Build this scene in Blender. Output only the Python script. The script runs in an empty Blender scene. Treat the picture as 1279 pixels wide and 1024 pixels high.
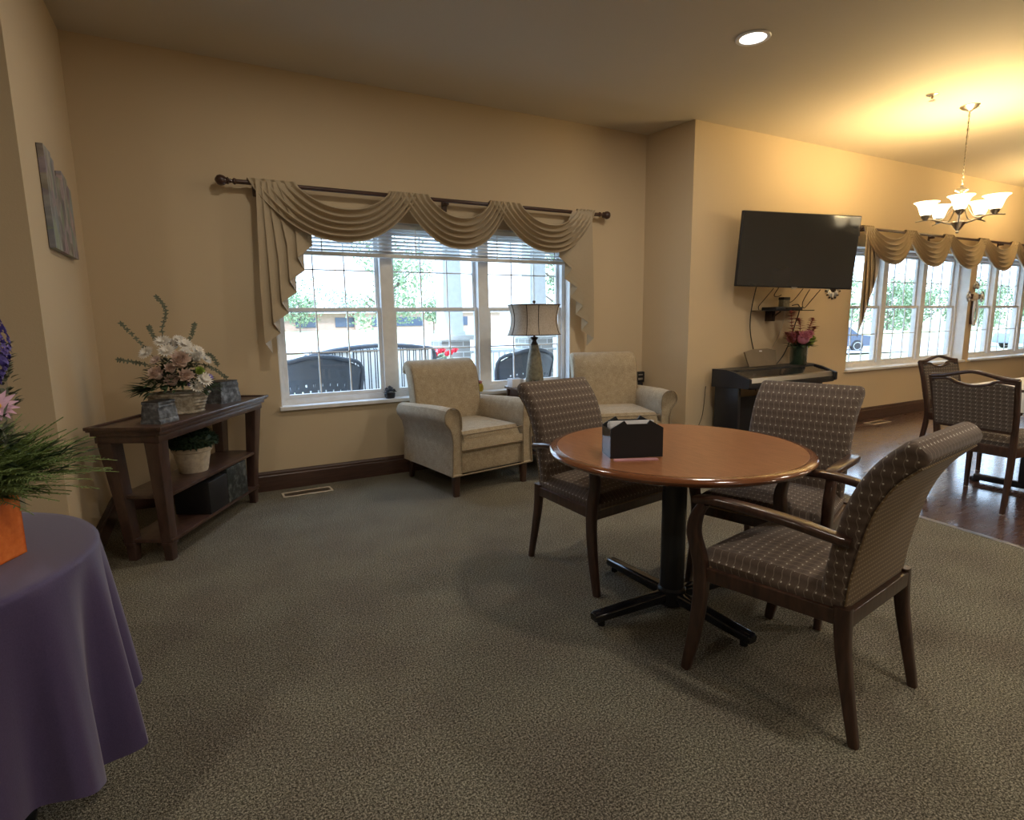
import bpy, bmesh, math, random
from mathutils import Vector, Matrix
random.seed(7)
S = bpy.context.scene
COL = S.collection
PI = math.pi

# ------------------------------------------------------------------ camera
F_PX, TILT, ROLL, YAW, CAM_H = 716.0, math.radians(8.94), math.radians(.754), math.radians(28.16), 1.275
def cam_axes():
    ct, st = math.cos(TILT), math.sin(TILT); cr, sr = math.cos(ROLL), math.sin(ROLL); cy, sy = math.cos(YAW), math.sin(YAW)
    f = Vector((sy*ct, cy*ct, -st)); r = Vector((cy, -sy, 0)); d = f.cross(r)
    return cr*r+sr*d, -sr*r+cr*d, f
_r, _d, _f = cam_axes()
cd = bpy.data.cameras.new('camera'); cam = bpy.data.objects.new('camera', cd); COL.objects.link(cam)
m = Matrix.Identity(4)
for i in range(3):
    m[i][0] = _r[i]; m[i][1] = -_d[i]; m[i][2] = -_f[i]
m[2][3] = CAM_H
cam.matrix_world = m
cd.sensor_width = 36; cd.lens = F_PX/1279*36; cd.clip_start = .02; cd.clip_end = 500
S.camera = cam
# ------------------------------------------------------------------ colour management, world, sun
S.view_settings.view_transform = 'Standard'; S.view_settings.look = 'None'
S.view_settings.gamma = 1; S.view_settings.use_curve_mapping = False
S.view_settings.exposure = .52
w = bpy.data.worlds.new('world'); S.world = w; w.use_nodes = True
nt = w.node_tree; nt.nodes.clear()
wo = nt.nodes.new('ShaderNodeOutputWorld'); wb = nt.nodes.new('ShaderNodeBackground')
tc = nt.nodes.new('ShaderNodeTexCoord'); sx = nt.nodes.new('ShaderNodeSeparateXYZ'); cr_ = nt.nodes.new('ShaderNodeValToRGB')
nt.links.new(tc.outputs['Generated'], sx.inputs[0]); nt.links.new(sx.outputs['Z'], cr_.inputs[0])
cr_.color_ramp.elements[0].position = 0.0; cr_.color_ramp.elements[0].color = (.66, .82, 1, 1)
cr_.color_ramp.elements[1].position = .6; cr_.color_ramp.elements[1].color = (.45, .68, 1, 1)
nt.links.new(cr_.outputs[0], wb.inputs[0]); wb.inputs[1].default_value = 4.0
nt.links.new(wb.outputs[0], wo.inputs[0])
sun = bpy.data.lights.new('sun', 'SUN'); sun.energy = 4.5; sun.color = (.86, .93, 1); sun.angle = math.radians(8)
so = bpy.data.objects.new('sun', sun); COL.objects.link(so)
so.rotation_euler = (math.radians(42), 0, math.radians(-20))      # from behind the house, travelling away over the roof
# recessed cans: one in view, the others added unseen to light the room (fittings are built with the ceiling)
CAN_SPOTS = [(3.30, 2.80), (.75, 3.1), (2.0, .3), (4.6, .3), (-1.6, .3), (2.0, -1.9), (4.6, -1.9), (7.4, .2), (9.6, .2)]
CAN_W = 14.5
def lamp(name, kind, loc, energy, color, size=.1, rot=(0, 0, 0), parent=None, spread=None):
    l = bpy.data.lights.new(name, kind); l.energy = energy; l.color = color
    if kind == 'AREA':
        l.shape = 'DISK'; l.size = size
        if spread: l.spread = spread
    else: l.shadow_soft_size = size
    o = bpy.data.objects.new(name, l); COL.objects.link(o); o.location = loc; o.rotation_euler = rot
    if parent: o.parent = parent
    return o

# ------------------------------------------------------------------ node helpers
class G:
    def __init__(s, name):
        s.m = bpy.data.materials.new(name); s.m.use_nodes = True; s.t = s.m.node_tree; s.t.nodes.clear()
        s.out = s.n('ShaderNodeOutputMaterial')
    def n(s, k): return s.t.nodes.new(k)
    def set(s, sock, v):
        if hasattr(v, 'is_output') or isinstance(v, bpy.types.NodeSocket): s.t.links.new(v, sock)
        elif isinstance(v, (tuple, list)) and len(v) == 3 and sock.type == 'RGBA': sock.default_value = (*v, 1)
        else: sock.default_value = v
    def ma(s, op, a, b=0.0, c=None):
        q = s.n('ShaderNodeMath'); q.operation = op; s.set(q.inputs[0], a); s.set(q.inputs[1], b)
        if c is not None: s.set(q.inputs[2], c)
        return q.outputs[0]
    def co(s, kind='Object'): return s.n('ShaderNodeTexCoord').outputs[kind]
    def sep(s, v):
        q = s.n('ShaderNodeSeparateXYZ'); s.set(q.inputs[0], v); return q.outputs
    def mp(s, v, scale=(1, 1, 1), rot=(0, 0, 0)):
        q = s.n('ShaderNodeMapping'); s.set(q.inputs[0], v); q.inputs['Scale'].default_value = scale; q.inputs['Rotation'].default_value = rot; return q.outputs[0]
    def noise(s, v, scale, det=2, rough=.5):
        q = s.n('ShaderNodeTexNoise'); s.set(q.inputs['Vector'], v); q.inputs['Scale'].default_value = scale; q.inputs['Detail'].default_value = det; q.inputs['Roughness'].default_value = rough; return q.outputs[0]
    def vor(s, v, scale, out=0):
        q = s.n('ShaderNodeTexVoronoi'); s.set(q.inputs['Vector'], v); q.inputs['Scale'].default_value = scale; return q.outputs[out]
    def ramp(s, f, stops):
        q = s.n('ShaderNodeValToRGB'); s.set(q.inputs[0], f); e = q.color_ramp.elements
        while len(e) > 1: e.remove(e[-1])
        e[0].position = stops[0][0]; e[0].color = (*stops[0][1], 1)
        for p, c in stops[1:]:
            k = e.new(p); k.color = (*c, 1)
        return q.outputs[0]
    def mix(s, f, a, b):
        q = s.n('ShaderNodeMix'); q.data_type = 'RGBA'; s.set(q.inputs[0], f); s.set(q.inputs[6], a); s.set(q.inputs[7], b); return q.outputs[2]
    def bump(s, h, st=.2, d=.002):
        q = s.n('ShaderNodeBump'); s.set(q.inputs['Height'], h); q.inputs['Strength'].default_value = st; q.inputs['Distance'].default_value = d; return q.outputs[0]
    def bsdf(s, col, rough=.6, metal=0, nrm=None, spec=.5, coat=0, sheen=0, emit=None, est=0, trans=0):
        q = s.n('ShaderNodeBsdfPrincipled'); s.set(q.inputs['Base Color'], col); s.set(q.inputs['Roughness'], rough); s.set(q.inputs['Metallic'], metal)
        q.inputs['Specular IOR Level'].default_value = spec; q.inputs['Coat Weight'].default_value = coat; q.inputs['Coat Roughness'].default_value = .12
        q.inputs['Sheen Weight'].default_value = sheen
        if trans: q.inputs['Transmission Weight'].default_value = trans
        if nrm: s.set(q.inputs['Normal'], nrm)
        if emit: s.set(q.inputs['Emission Color'], emit); q.inputs['Emission Strength'].default_value = est
        s.t.links.new(q.outputs[0], s.out.inputs[0]); return q
def plain(name, col, rough=.6, metal=0, **k):
    g = G(name); v = g.co(); n = g.noise(v, 14, 3)
    c = g.mix(n, tuple(x*.86 for x in col), tuple(min(1, x*1.12) for x in col))
    g.bsdf(c, rough, metal, **k); return g.m
def speck(name, cols, scale, bs=.4, bd=.003, rough=.9, tw=0, **k):
    g = G(name); v = g.co(); n = g.noise(v, scale, 2, .6); n2 = g.noise(v, scale*.12, 2)
    f = g.ma('ADD', g.ma('MULTIPLY', n, .8), g.ma('MULTIPLY', n2, .25))
    c = g.ramp(f, [(.36, cols[0]), (.54, cols[1]), (.7, cols[2])])
    g.bsdf(c, rough, nrm=g.bump(n, bs, bd), **k); return g.m
def wood(name, dark, light, rough=.35, scale=(1, 12, 12), coat=.25, **k):
    g = G(name); v = g.mp(g.co(), scale); n = g.noise(v, 6, 5, .6)
    c = g.mix(g.ramp(n, [(.3, (0, 0, 0)), (.7, (1, 1, 1))]), dark, light)
    g.bsdf(c, rough, coat=coat, nrm=g.bump(n, .05, .001), **k); return g.m

M = {}
# walls: painted drywall with orange-peel
def paint(name, col, sc=160, b=.18):
    g = G(name); v = g.co(); n = g.noise(v, sc, 2); n2 = g.noise(v, 1.1, 2)
    c = g.mix(n2, tuple(x*.96 for x in col), tuple(x*1.03 for x in col))
    g.bsdf(c, .75, nrm=g.bump(n, b, .002), spec=.3); return g.m
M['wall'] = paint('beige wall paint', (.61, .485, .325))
M['wall_shaded'] = paint('shaded wall paint', (.43, .37, .28))  # wall colour darkened so the return wall looks shaded
M['ceil'] = paint('ceiling texture', (.58, .51, .40), 90, .35)
# carpet
g = G('loop carpet'); v = g.co(); vo = g.vor(v, 300); n = g.noise(v, 150, 2, .8); n2 = g.noise(v, 3.0, 3); n3 = g.noise(v, 310, 2, .8)
f = g.ma('ADD', g.ma('MULTIPLY', n, .55), g.ma('MULTIPLY', n3, .5))
c1 = g.ramp(f, [(.42, (.030, .026, .021)), (.52, (.150, .137, .112)), (.62, (.52, .48, .41))])
c2 = g.mix(g.ramp(n2, [(.35, (0, 0, 0)), (.65, (1, 1, 1))]), (.84, .80, .74), (1.0, 1.0, .9))
q = g.n('ShaderNodeMix'); q.data_type = 'RGBA'; q.blend_type = 'MULTIPLY'; q.inputs[0].default_value = 1; g.set(q.inputs[6], c1); g.set(q.inputs[7], c2)
g.bsdf(q.outputs[2], .95, nrm=g.bump(g.ma('ADD', g.ma('MULTIPLY', vo, -1.0), f), .8, .004), spec=.15); M['carpet'] = g.m
# plank floor
g = G('dark plank floor'); v = g.co(); br = g.n('ShaderNodeTexBrick'); g.set(br.inputs['Vector'], v)
for k_, x_ in (('Scale', 1), ('Mortar Size', .002), ('Brick Width', 1.1), ('Row Height', .12), ('Bias', 0)): br.inputs[k_].default_value = x_
br.inputs['Color1'].default_value = (.085, .045, .038, 1); br.inputs['Color2'].default_value = (.13, .07, .055, 1); br.inputs['Mortar'].default_value = (.05, .025, .02, 1)
n = g.noise(g.mp(v, (2, 22, 1)), 4, 5, .6)
c = g.mix(g.ma('MULTIPLY', n, .6), br.outputs[0], (.09, .035, .022))
g.bsdf(c, g.ma('ADD', g.ma('MULTIPLY', n, .10), .23), nrm=g.bump(g.noise(v, 4, 1), .02, .002), coat=1.0, spec=1.0); M['plank'] = g.m
M['base'] = wood('dark baseboard wood', (.050, .024, .018), (.085, .042, .03), .4)
M['dwood'] = wood('dark mahogany wood', (.030, .013, .010), (.085, .038, .026), .32)
M['cwood'] = wood('walnut chair wood', (.030, .015, .011), (.080, .038, .025), .28, (9, 9, 1.5))
M['console'] = wood('console wood', (.042, .022, .018), (.095, .050, .038), .36, (4, 4, 1.2))
g = G('cherry table top'); v = g.co(); n = g.noise(g.mp(v, (26, 3, 10)), 3, 6, .65); n2 = g.noise(v, 180, 2)
f = g.ma('ADD', g.ma('MULTIPLY', n, .7), g.ma('MULTIPLY', n2, .3))
g.bsdf(g.ramp(f, [(.35, (.23, .085, .032)), (.65, (.37, .155, .065))]), .30, coat=.12, spec=.5); M['top'] = g.m
g = G('cherry table edge'); v = g.co(); n = g.noise(g.mp(v, (10, 10, 30)), 3, 4); g.bsdf(g.mix(n, (.13, .042, .016), (.24, .085, .034)), .15, coat=.6); M['edge'] = g.m
M['black'] = plain('black powder coat', (.012, .013, .016), .35)
M['blackmatte'] = plain('black matte plastic', (.011, .011, .014), .5)
M['gloss'] = plain('gloss black plastic', (.012, .013, .018), .12, spec=.7)
M['ebony'] = plain('charcoal piano case', (.016, .017, .022), .38)
M['white'] = plain('white vinyl', (.80, .80, .80), .4)
M['whiteext'] = plain('white exterior paint', (.82, .84, .88), .5)
M['chrome'] = plain('brushed nickel', (.55, .50, .42), .28, 1)
M['steel'] = plain('steel', (.6, .6, .6), .3, 1)
M['orange'] = speck('orange box paper', [(.80, .17, .02), (.88, .21, .03), (.93, .26, .05)], 60, .1, .001, .6)
M['pot'] = speck('cream clay pot', [(.50, .42, .32), (.62, .54, .43), (.70, .62, .50)], 40, .2, .002, .8)
# woven dotted chair fabric, UVs in metres
def chair_fabric(name, base, dark, line, dot, uu=.026, vv=.038):
    g = G(name); uv = g.n('ShaderNodeUVMap').outputs[0]; s = g.sep(uv)
    nz = g.noise(g.mp(uv, (260, 90, 1)), 1, 2, .6)
    u = g.ma('DIVIDE', s[0], uu); vvv = g.ma('DIVIDE', s[1], vv)
    wob = g.ma('MULTIPLY', g.ma('SINE', g.ma('MULTIPLY', vvv, 2*PI)), .10)
    uf = g.ma('FRACT', g.ma('ADD', u, wob)); ud = g.ma('ABSOLUTE', g.ma('SUBTRACT', uf, .5))
    ln = g.ma('GREATER_THAN', ud, .445)
    vf = g.ma('FRACT', vvv)
    shade = g.ma('MULTIPLY', g.ma('POWER', g.ma('ABSOLUTE', g.ma('SUBTRACT', vf, .5)), 1.0), 2.0)
    c = g.mix(g.ma('ADD', g.ma('MULTIPLY', shade, .50), g.ma('MULTIPLY', nz, .35)), base, dark)
    c = g.mix(g.ma('MULTIPLY', ln, .55), c, line)
    du = g.ma('MULTIPLY', g.ma('SUBTRACT', g.ma('FRACT', g.ma('ADD', u, .30)), .5), uu)
    dv = g.ma('MULTIPLY', g.ma('SUBTRACT', g.ma('FRACT', vvv), .5), vv)
    dd = g.ma('SQRT', g.ma('ADD', g.ma('MULTIPLY', du, du), g.ma('MULTIPLY', dv, dv)))
    c = g.mix(g.ma('LESS_THAN', dd, .0026), c, dot)
    g.bsdf(c, .85, nrm=g.bump(nz, .35, .002), sheen=.15, spec=.25); return g.m
M['fab'] = chair_fabric('brown dotted chair fabric', (.170, .122, .095), (.055, .038, .031), (.29, .235, .185), (.62, .58, .50))
M['fab2'] = chair_fabric('brown ribbed woven fabric', (.155, .115, .085), (.035, .026, .022), (.26, .215, .165), (.50, .46, .38), .034, .026)
M['rearfab'] = chair_fabric('tan woven back fabric', (.26, .175, .095), (.11, .074, .042), (.34, .25, .15), (.42, .34, .22), .016, .018)
M['tweed'] = speck('oatmeal tweed', [(.27, .20, .125), (.40, .315, .205), (.52, .43, .30)], 190, .4, .002, .95, sheen=.2)
M['piping'] = speck('oatmeal piping', [(.20, .15, .09), (.28, .215, .14), (.36, .28, .2)], 190)
g = G('swag satin'); v = g.co(); n = g.noise(g.mp(v, (90, 90, 90)), 3, 2)
c = g.mix(n, (.41, .32, .205), (.52, .41, .27))
a = g.n('ShaderNodeBsdfPrincipled'); g.set(a.inputs['Base Color'], c); a.inputs['Roughness'].default_value = .5; a.inputs['Sheen Weight'].default_value = .3
b = g.n('ShaderNodeBsdfTranslucent'); b.inputs[0].default_value = (.62, .5, .34, 1)
x = g.n('ShaderNodeMixShader'); x.inputs[0].default_value = .10; g.t.links.new(a.outputs[0], x.inputs[1]); g.t.links.new(b.outputs[0], x.inputs[2]); g.t.links.new(x.outputs[0], g.out.inputs[0]); M['swag'] = g.m
g = G('purple tablecloth'); v = g.co(); n = g.noise(v, 320, 2)
g.bsdf(g.mix(n, (.050, .034, .105), (.092, .066, .175)), .62, nrm=g.bump(n, .2, .001), sheen=.35, spec=.3); M['purple'] = g.m
g = G('window glass'); a = g.n('ShaderNodeBsdfTransparent'); a.inputs[0].default_value = (.97, .985, 1, 1); b = g.n('ShaderNodeBsdfGlossy'); b.inputs['Roughness'].default_value = .02
x = g.n('ShaderNodeMixShader'); x.inputs[0].default_value = .045; g.t.links.new(a.outputs[0], x.inputs[1]); g.t.links.new(b.outputs[0], x.inputs[2]); g.t.links.new(x.outputs[0], g.out.inputs[0]); M['glass'] = g.m
g = G('clear tumbler glass'); a = g.n('ShaderNodeBsdfTransparent'); a.inputs[0].default_value = (.9, .92, .93, 1); b = g.n('ShaderNodeBsdfGlossy'); b.inputs['Roughness'].default_value = .05
lw = g.n('ShaderNodeLayerWeight'); lw.inputs[0].default_value = .35
x = g.n('ShaderNodeMixShader'); g.t.links.new(lw.outputs['Facing'], x.inputs[0]); g.t.links.new(a.outputs[0], x.inputs[1]); g.t.links.new(b.outputs[0], x.inputs[2]); g.t.links.new(x.outputs[0], g.out.inputs[0]); M['tumbler'] = g.m
g = G('lit frosted shade'); g.bsdf((.9, .85, .75), .4, emit=(1.0, .80, .50), est=3.2); M['shade_lit'] = g.m
g = G('lit lens'); g.bsdf((.9, .9, .9), .4, emit=(1.0, .97, .93), est=3.0); M['lens'] = g.m
M['fabricshade'] = speck('linen lamp shade', [(.36, .31, .26), (.46, .40, .34), (.52, .46, .40)], 120, .2, .001, .9)
M['lampbody'] = speck('ribbed sage ceramic', [(.13, .12, .08), (.20, .185, .13), (.27, .25, .18)], 40, .3, .002, .4)
M['bronze'] = plain('dark bronze', (.05, .035, .028), .4, .6)
g = G('television screen'); v = g.co(); n = g.noise(v, 2, 2); g.bsdf(g.mix(n, (.020, .021, .024), (.028, .029, .032)), .12, spec=.9); M['screen'] = g.m
M['stone'] = speck('slate grey stone', [(.035, .04, .048), (.11, .12, .14), (.27, .29, .33)], 26, .8, .006, .6)
M['stone2'] = speck('dark mottled stone', [(.010, .013, .013), (.028, .034, .034), (.13, .14, .14)], 30, .5, .003, .5)
M['wick'] = speck('whitewashed wicker', [(.20, .16, .115), (.42, .37, .29), (.62, .57, .49)], 35, .9, .006, .8)
def leafmat(name, a_, b_):
    g = G(name); n = g.noise(g.co(), 23, 3); g.bsdf(g.mix(n, a_, b_), .55, spec=.3); return g.m
M['leaf'] = leafmat('dark green leaves', (.018, .040, .020), (.075, .12, .055))
M['fern'] = leafmat('fern green', (.11, .17, .055), (.32, .42, .16))
M['grey_leaf'] = leafmat('grey green leaves', (.07, .085, .06), (.19, .20, .14))
M['bush'] = leafmat('topiary green', (.012, .030, .018), (.05, .085, .045))
M['yellowgreen'] = leafmat('lime green blossom', (.20, .32, .05), (.42, .50, .12))
for nm, a_, b_ in (('petal_white', (.60, .56, .50), (.85, .82, .78)), ('petal_blush', (.55, .40, .34), (.75, .60, .52)), ('petal_pink', (.62, .34, .52), (.80, .55, .72)), ('petal_purple', (.07, .05, .30), (.20, .15, .52)),
                   ('petal_violet', (.16, .12, .45), (.32, .26, .66)), ('petal_magenta', (.36, .09, .16), (.62, .28, .36)), ('petal_rust', (.26, .06, .05), (.45, .16, .12)), ('petal_red', (.6, .02, .05), (.85, .08, .12)), ('pollen', (.5, .36, .04), (.7, .5, .1))):
    M[nm] = leafmat(nm, a_, b_)
M['paper'] = plain('white paper', (.75, .74, .76), .7)
M['pinkpaper'] = plain('pink paper', (.70, .36, .42), .7)
M['standbrown'] = plain('brown music stand', (.17, .13, .085), .5)
M['yellow'] = plain('yellow ceramic', (.60, .42, .03), .3)
M['linen'] = plain('white table linen', (.78, .76, .72), .8)
M['tag'] = plain('cable black', (.03, .025, .02), .6)

# ------------------------------------------------------------------ mesh helpers
def BM(): return bmesh.new()
def T(loc=(0, 0, 0), rz=0, rx=0, ry=0, s=1):
    return Matrix.Translation(loc) @ Matrix.Rotation(rz, 4, 'Z') @ Matrix.Rotation(ry, 4, 'Y') @ Matrix.Rotation(rx, 4, 'X') @ Matrix.Scale(s, 4)
def box(bm, x0, x1, y0, y1, z0, z1, mt=None, bev=0, seg=2):
    ps = [Vector((x, y, z)) for z in (z0, z1) for y in (y0, y1) for x in (x0, x1)]
    if mt: ps = [mt @ p for p in ps]
    v = [bm.verts.new(p) for p in ps]
    fs = [bm.faces.new([v[i] for i in q]) for q in ((0, 2, 3, 1), (4, 5, 7, 6), (0, 1, 5, 4), (2, 6, 7, 3), (0, 4, 6, 2), (1, 3, 7, 5))]
    if bev:
        es = {e for f in fs for e in f.edges}
        bmesh.ops.bevel(bm, geom=list(es), offset=bev, segments=seg, affect='EDGES', profile=.5)
    return bm
def rings(bm, rs, cap=True, closed=True):
    vv = [[bm.verts.new(p) for p in r] for r in rs]
    n = len(rs[0])
    for a, b in zip(vv, vv[1:]):
        for i in range(n if closed else n-1):
            j = (i+1) % n
            bm.faces.new((a[i], a[j], b[j], b[i]))
    if cap and closed:
        bm.faces.new(vv[0][::-1]); bm.faces.new(vv[-1])
    return vv
def lathe(bm, prof, n=32, mt=None, cap=True):
    rs = []
    for r, z in prof:
        ring = [Vector((max(r, 1e-4)*math.cos(2*PI*i/n), max(r, 1e-4)*math.sin(2*PI*i/n), z)) for i in range(n)]
        rs.append([mt @ p for p in ring] if mt else ring)
    rings(bm, rs, cap); return bm
def frames(path):
    path = [Vector(p) for p in path]; out = []; prev = None
    for i, p in enumerate(path):
        t = (path[min(i+1, len(path)-1)]-path[max(i-1, 0)]).normalized()
        if prev is None:
            up = Vector((0, 0, 1)) if abs(t.z) < .9 else Vector((1, 0, 0))
            a = t.cross(up).normalized()
        else:
            a = (prev - t*prev.dot(t)).normalized()
        prev = a; out.append((p, a, t.cross(a).normalized(), t))
    return out
def tube(bm, path, r, n=8, mt=None, cap=True):
    rs = []; fr = frames(path)
    for i, (p, a, b, t) in enumerate(fr):
        q = r[i] if isinstance(r, (list, tuple)) else r
        ring = [p+a*q*math.cos(2*PI*k/n)+b*q*math.sin(2*PI*k/n) for k in range(n)]
        rs.append([mt @ x for x in ring] if mt else ring)
    rings(bm, rs, cap); return bm
def smooth_path(pts, k=5):
    pts = [Vector(p) for p in pts]; out = []
    P = [pts[0]]+pts+[pts[-1]]
    for i in range(1, len(P)-2):
        for j in range(k):
            t = j/k; a, b, c, d = P[i-1], P[i], P[i+1], P[i+2]
            out.append(.5*((2*b)+(c-a)*t+(2*a-5*b+4*c-d)*t*t+(3*b-a-3*c+d)*t**3))
    out.append(pts[-1]); return out
def bar(bm, path, w, h, mt=None, r=.25, side=(1, 0, 0), n=3):
    """rounded-rectangle section swept along a path; w along `side`, h perpendicular"""
    path = [Vector(p) for p in path]; rs = []
    for i, p in enumerate(path):
        t = (path[min(i+1, len(path)-1)]-path[max(i-1, 0)]).normalized()
        s = Vector(side); s = (s-t*s.dot(t)).normalized(); u = t.cross(s)
        ww = w[i] if isinstance(w, (list, tuple)) else w; hh = h[i] if isinstance(h, (list, tuple)) else h
        ring = [p+s*a+u*b for a, b in rrect(ww, hh, r*min(ww, hh), n)]
        rs.append([mt @ x for x in ring] if mt else ring)
    rings(bm, rs); return bm
def rrect(w_, h_, r, n=3):
    out = []
    for cx, cy, a0 in ((w_/2-r, h_/2-r, 0), (-w_/2+r, h_/2-r, PI/2), (-w_/2+r, -h_/2+r, PI), (w_/2-r, -h_/2+r, 3*PI/2)):
        for k in range(n+1):
            a = a0+PI/2*k/n; out.append((cx+r*math.cos(a), cy+r*math.sin(a)))
    return out
def prism(bm, poly, y0, y1, mt=None, bev=0):
    """polygon in XZ extruded along Y"""
    a = [Vector((x, y0, z)) for x, z in poly]; b = [Vector((x, y1, z)) for x, z in poly]
    if mt: a = [mt @ p for p in a]; b = [mt @ p for p in b]
    vs = rings(bm, [a, b])
    if bev:
        es = {e for f in set(vs[0][0].link_faces) | set(vs[1][0].link_faces) for e in f.edges}
        es = [e for e in bm.edges if e.verts[0] in vs[0]+vs[1]]
        bmesh.ops.bevel(bm, geom=es, offset=bev, segments=2, affect='EDGES')
    return bm
def leaf(bm, p, d, L, W, up=Vector((0, 0, 1)), curl=.2, nseg=3, mt=None):
    p = Vector(p); d = Vector(d).normalized(); s = d.cross(up)
    if s.length < .1: s = d.cross(Vector((1, 0, 0)))
    s.normalize(); nn = s.cross(d).normalized(); prev = None
    for i in range(nseg+1):
        t = i/nseg; w_ = W*math.sin(PI*min(.97, max(.08, t))**.8)*.5
        c = p+d*L*t-nn*curl*L*t*t
        pts = [c-s*w_+nn*w_*.3, c, c+s*w_+nn*w_*.3]
        if mt: pts = [mt @ x for x in pts]
        vs = [bm.verts.new(x) for x in pts]
        if prev:
            bm.faces.new((prev[0], prev[1], vs[1], vs[0])); bm.faces.new((prev[1], prev[2], vs[2], vs[1]))
        prev = vs
def ball(bm, c, r, n=10, sq=(1, 1, 1), jit=0):
    rs = []
    for i in range(1, n):
        a = PI*i/n
        rs.append([Vector((c[0]+r*sq[0]*(1+random.uniform(-jit, jit))*math.sin(a)*math.cos(2*PI*k/(n*2)), c[1]+r*sq[1]*(1+random.uniform(-jit, jit))*math.sin(a)*math.sin(2*PI*k/(n*2)), c[2]-r*sq[2]*math.cos(a))) for k in range(n*2)])
    rings(bm, rs); return bm
def obj(name, bm, mat, parent=None, smooth=True, uv=False, loc=None, rz=None, sub=0, solid=0):
    bmesh.ops.recalc_face_normals(bm, faces=bm.faces[:])
    if uv:
        L = bm.loops.layers.uv.new('UVMap')
        for f in bm.faces:
            n = f.normal; ax = max(range(3), key=lambda i: abs(n[i]))
            for l in f.loops:
                c = l.vert.co
                l[L].uv = (c.y, c.z) if ax == 0 else ((c.x, c.z) if ax == 1 else (c.x, c.y))
    me = bpy.data.meshes.new(name); bm.to_mesh(me); bm.free()
    if smooth:
        for p in me.polygons: p.use_smooth = True
        try: me.set_sharp_from_angle(angle=math.radians(38))
        except Exception: pass
    me.materials.append(M[mat] if isinstance(mat, str) else mat)
    o = bpy.data.objects.new(name, me); COL.objects.link(o)
    if parent: o.parent = parent
    if loc: o.location = loc
    if rz is not None: o.rotation_euler = (0, 0, rz)
    if solid:
        q = o.modifiers.new('Solidify', 'SOLIDIFY'); q.thickness = solid; q.offset = 0
    if sub:
        q = o.modifiers.new('Subdivision', 'SUBSURF'); q.levels = sub; q.render_levels = sub
    return o
def thing(name, label, cat, loc=(0, 0, 0), rz=0, group=None):
    o = bpy.data.objects.new(name, None); COL.objects.link(o); o.location = loc; o.rotation_euler = (0, 0, rz); o.empty_display_size = .1
    o['label'] = label; o['category'] = cat
    if group: o['group'] = group
    return o
def tag(o, label, cat, group=None, kind=None):
    o['label'] = label; o['category'] = cat
    if group: o['group'] = group
    if kind: o['kind'] = kind
    return o
def struct(o, label=None):
    o['kind'] = 'structure'; o['category'] = o.name.split('_')[0]
    o['label'] = label or o.name
    return o
def dup(root, loc, rz, label, group=None):
    def cp(o, par):
        c = o.copy(); COL.objects.link(c)
        if par: c.parent = par
        for ch in [k for k in bpy.data.objects if k.parent == o and k.name in names]: cp(ch, c)
        return c
    names = {k.name for k in bpy.data.objects}
    r = cp(root, None); r.location = loc; r.rotation_euler = (0, 0, rz); r['label'] = label
    if group: r['group'] = group
    return r

# ------------------------------------------------------------------ room shell
CE = 3.055; WY = 4.648; WY2 = 4.10; XL = -.613; JX0, JX1 = 4.035, 4.13
def wall_with_holes(name, x0, x1, y0, y1, holes, label, mat='wall'):
    """wall slab facing -Y between y0 and y1, holes = [(xa, xb, za, zb)] sorted"""
    bm = BM(); x = x0
    for xa, xb, za, zb in holes:
        box(bm, x, xa, y0, y1, 0, CE); box(bm, xa, xb, y0, y1, 0, za); box(bm, xa, xb, y0, y1, zb, CE); x = xb
    box(bm, x, x1, y0, y1, 0, CE)
    return struct(obj(name, bm, mat, smooth=False), label)
W1 = (.495, 3.135, .64, 2.06)
wall_with_holes('wall_back', XL-.15, JX0, WY, WY+.22, [W1], 'beige wall behind the armchairs with the wide window')
W2 = (6.67, 9.35, .64, 2.06); W3 = (9.51, 12.19, .64, 2.06)
bm = BM(); bm2 = BM()
wall_with_holes('wall_dining', JX1, 14.0, WY2, WY2+.22, [W2, W3], 'yellow-lit wall behind television with the two dining windows')
bm = BM(); prism(bm, [(0, 0), (1, 0), (1, 1), (0, 1)], 0, 1); bm.free()
bm = BM()
a = [Vector(p) for p in ((JX0, WY, 0), (JX1, WY2, 0), (JX1+.0, WY2+.22, 0), (JX1+.2, WY+.22, 0), (JX0, WY+.22, 0))]
rings(bm, [a, [p+Vector((0, 0, CE)) for p in a]])
struct(obj('wall_jog', bm, 'wall', smooth=False), 'short beige wall return between armchair and piano')
bm = BM(); box(bm, XL-.15, XL, 3.24, WY+.22, 0, CE); struct(obj('wall_left', bm, 'wall', smooth=False), 'narrow left wall that carries the framed photo collage')
bm = BM(); box(bm, -3.6, XL-.15, 3.24, 3.39, 0, CE); struct(obj('wall_return', bm, 'wall_shaded', smooth=False), 'shaded wall behind the purple-clothed table')
bm = BM(); box(bm, -3.75, -3.6, -4, 3.39, 0, CE); struct(obj('wall_west', bm, 'wall', smooth=False), 'side wall outside the view')
bm = BM(); box(bm, -3.75, 14.15, -4.15, -4, 0, CE); struct(obj('wall_rear', bm, 'wall', smooth=False), 'wall behind the camera')
bm = BM(); box(bm, 14, 14.15, -4, WY2+.22, 0, CE); struct(obj('wall_east', bm, 'wall', smooth=False), 'far dining room wall outside the view')
bm = BM(); box(bm, -3.75, 14.15, -4.15, 4.88, CE, CE+.2); struct(obj('ceiling', bm, 'ceil', smooth=False), 'textured beige ceiling')
def edgeX(y): return 3.975+(y-2.25)*.115
bm = BM(); a = [Vector(p) for p in ((-3.75, -4.15, 0), (edgeX(-4.15), -4.15, 0), (edgeX(4.32), 4.32, 0), (JX1, 4.9, 0), (-3.75, 4.9, 0))]
rings(bm, [[p-Vector((0, 0, .12)) for p in a], a]); struct(obj('floor', bm, 'carpet', smooth=False), 'olive grey loop carpet')
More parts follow.
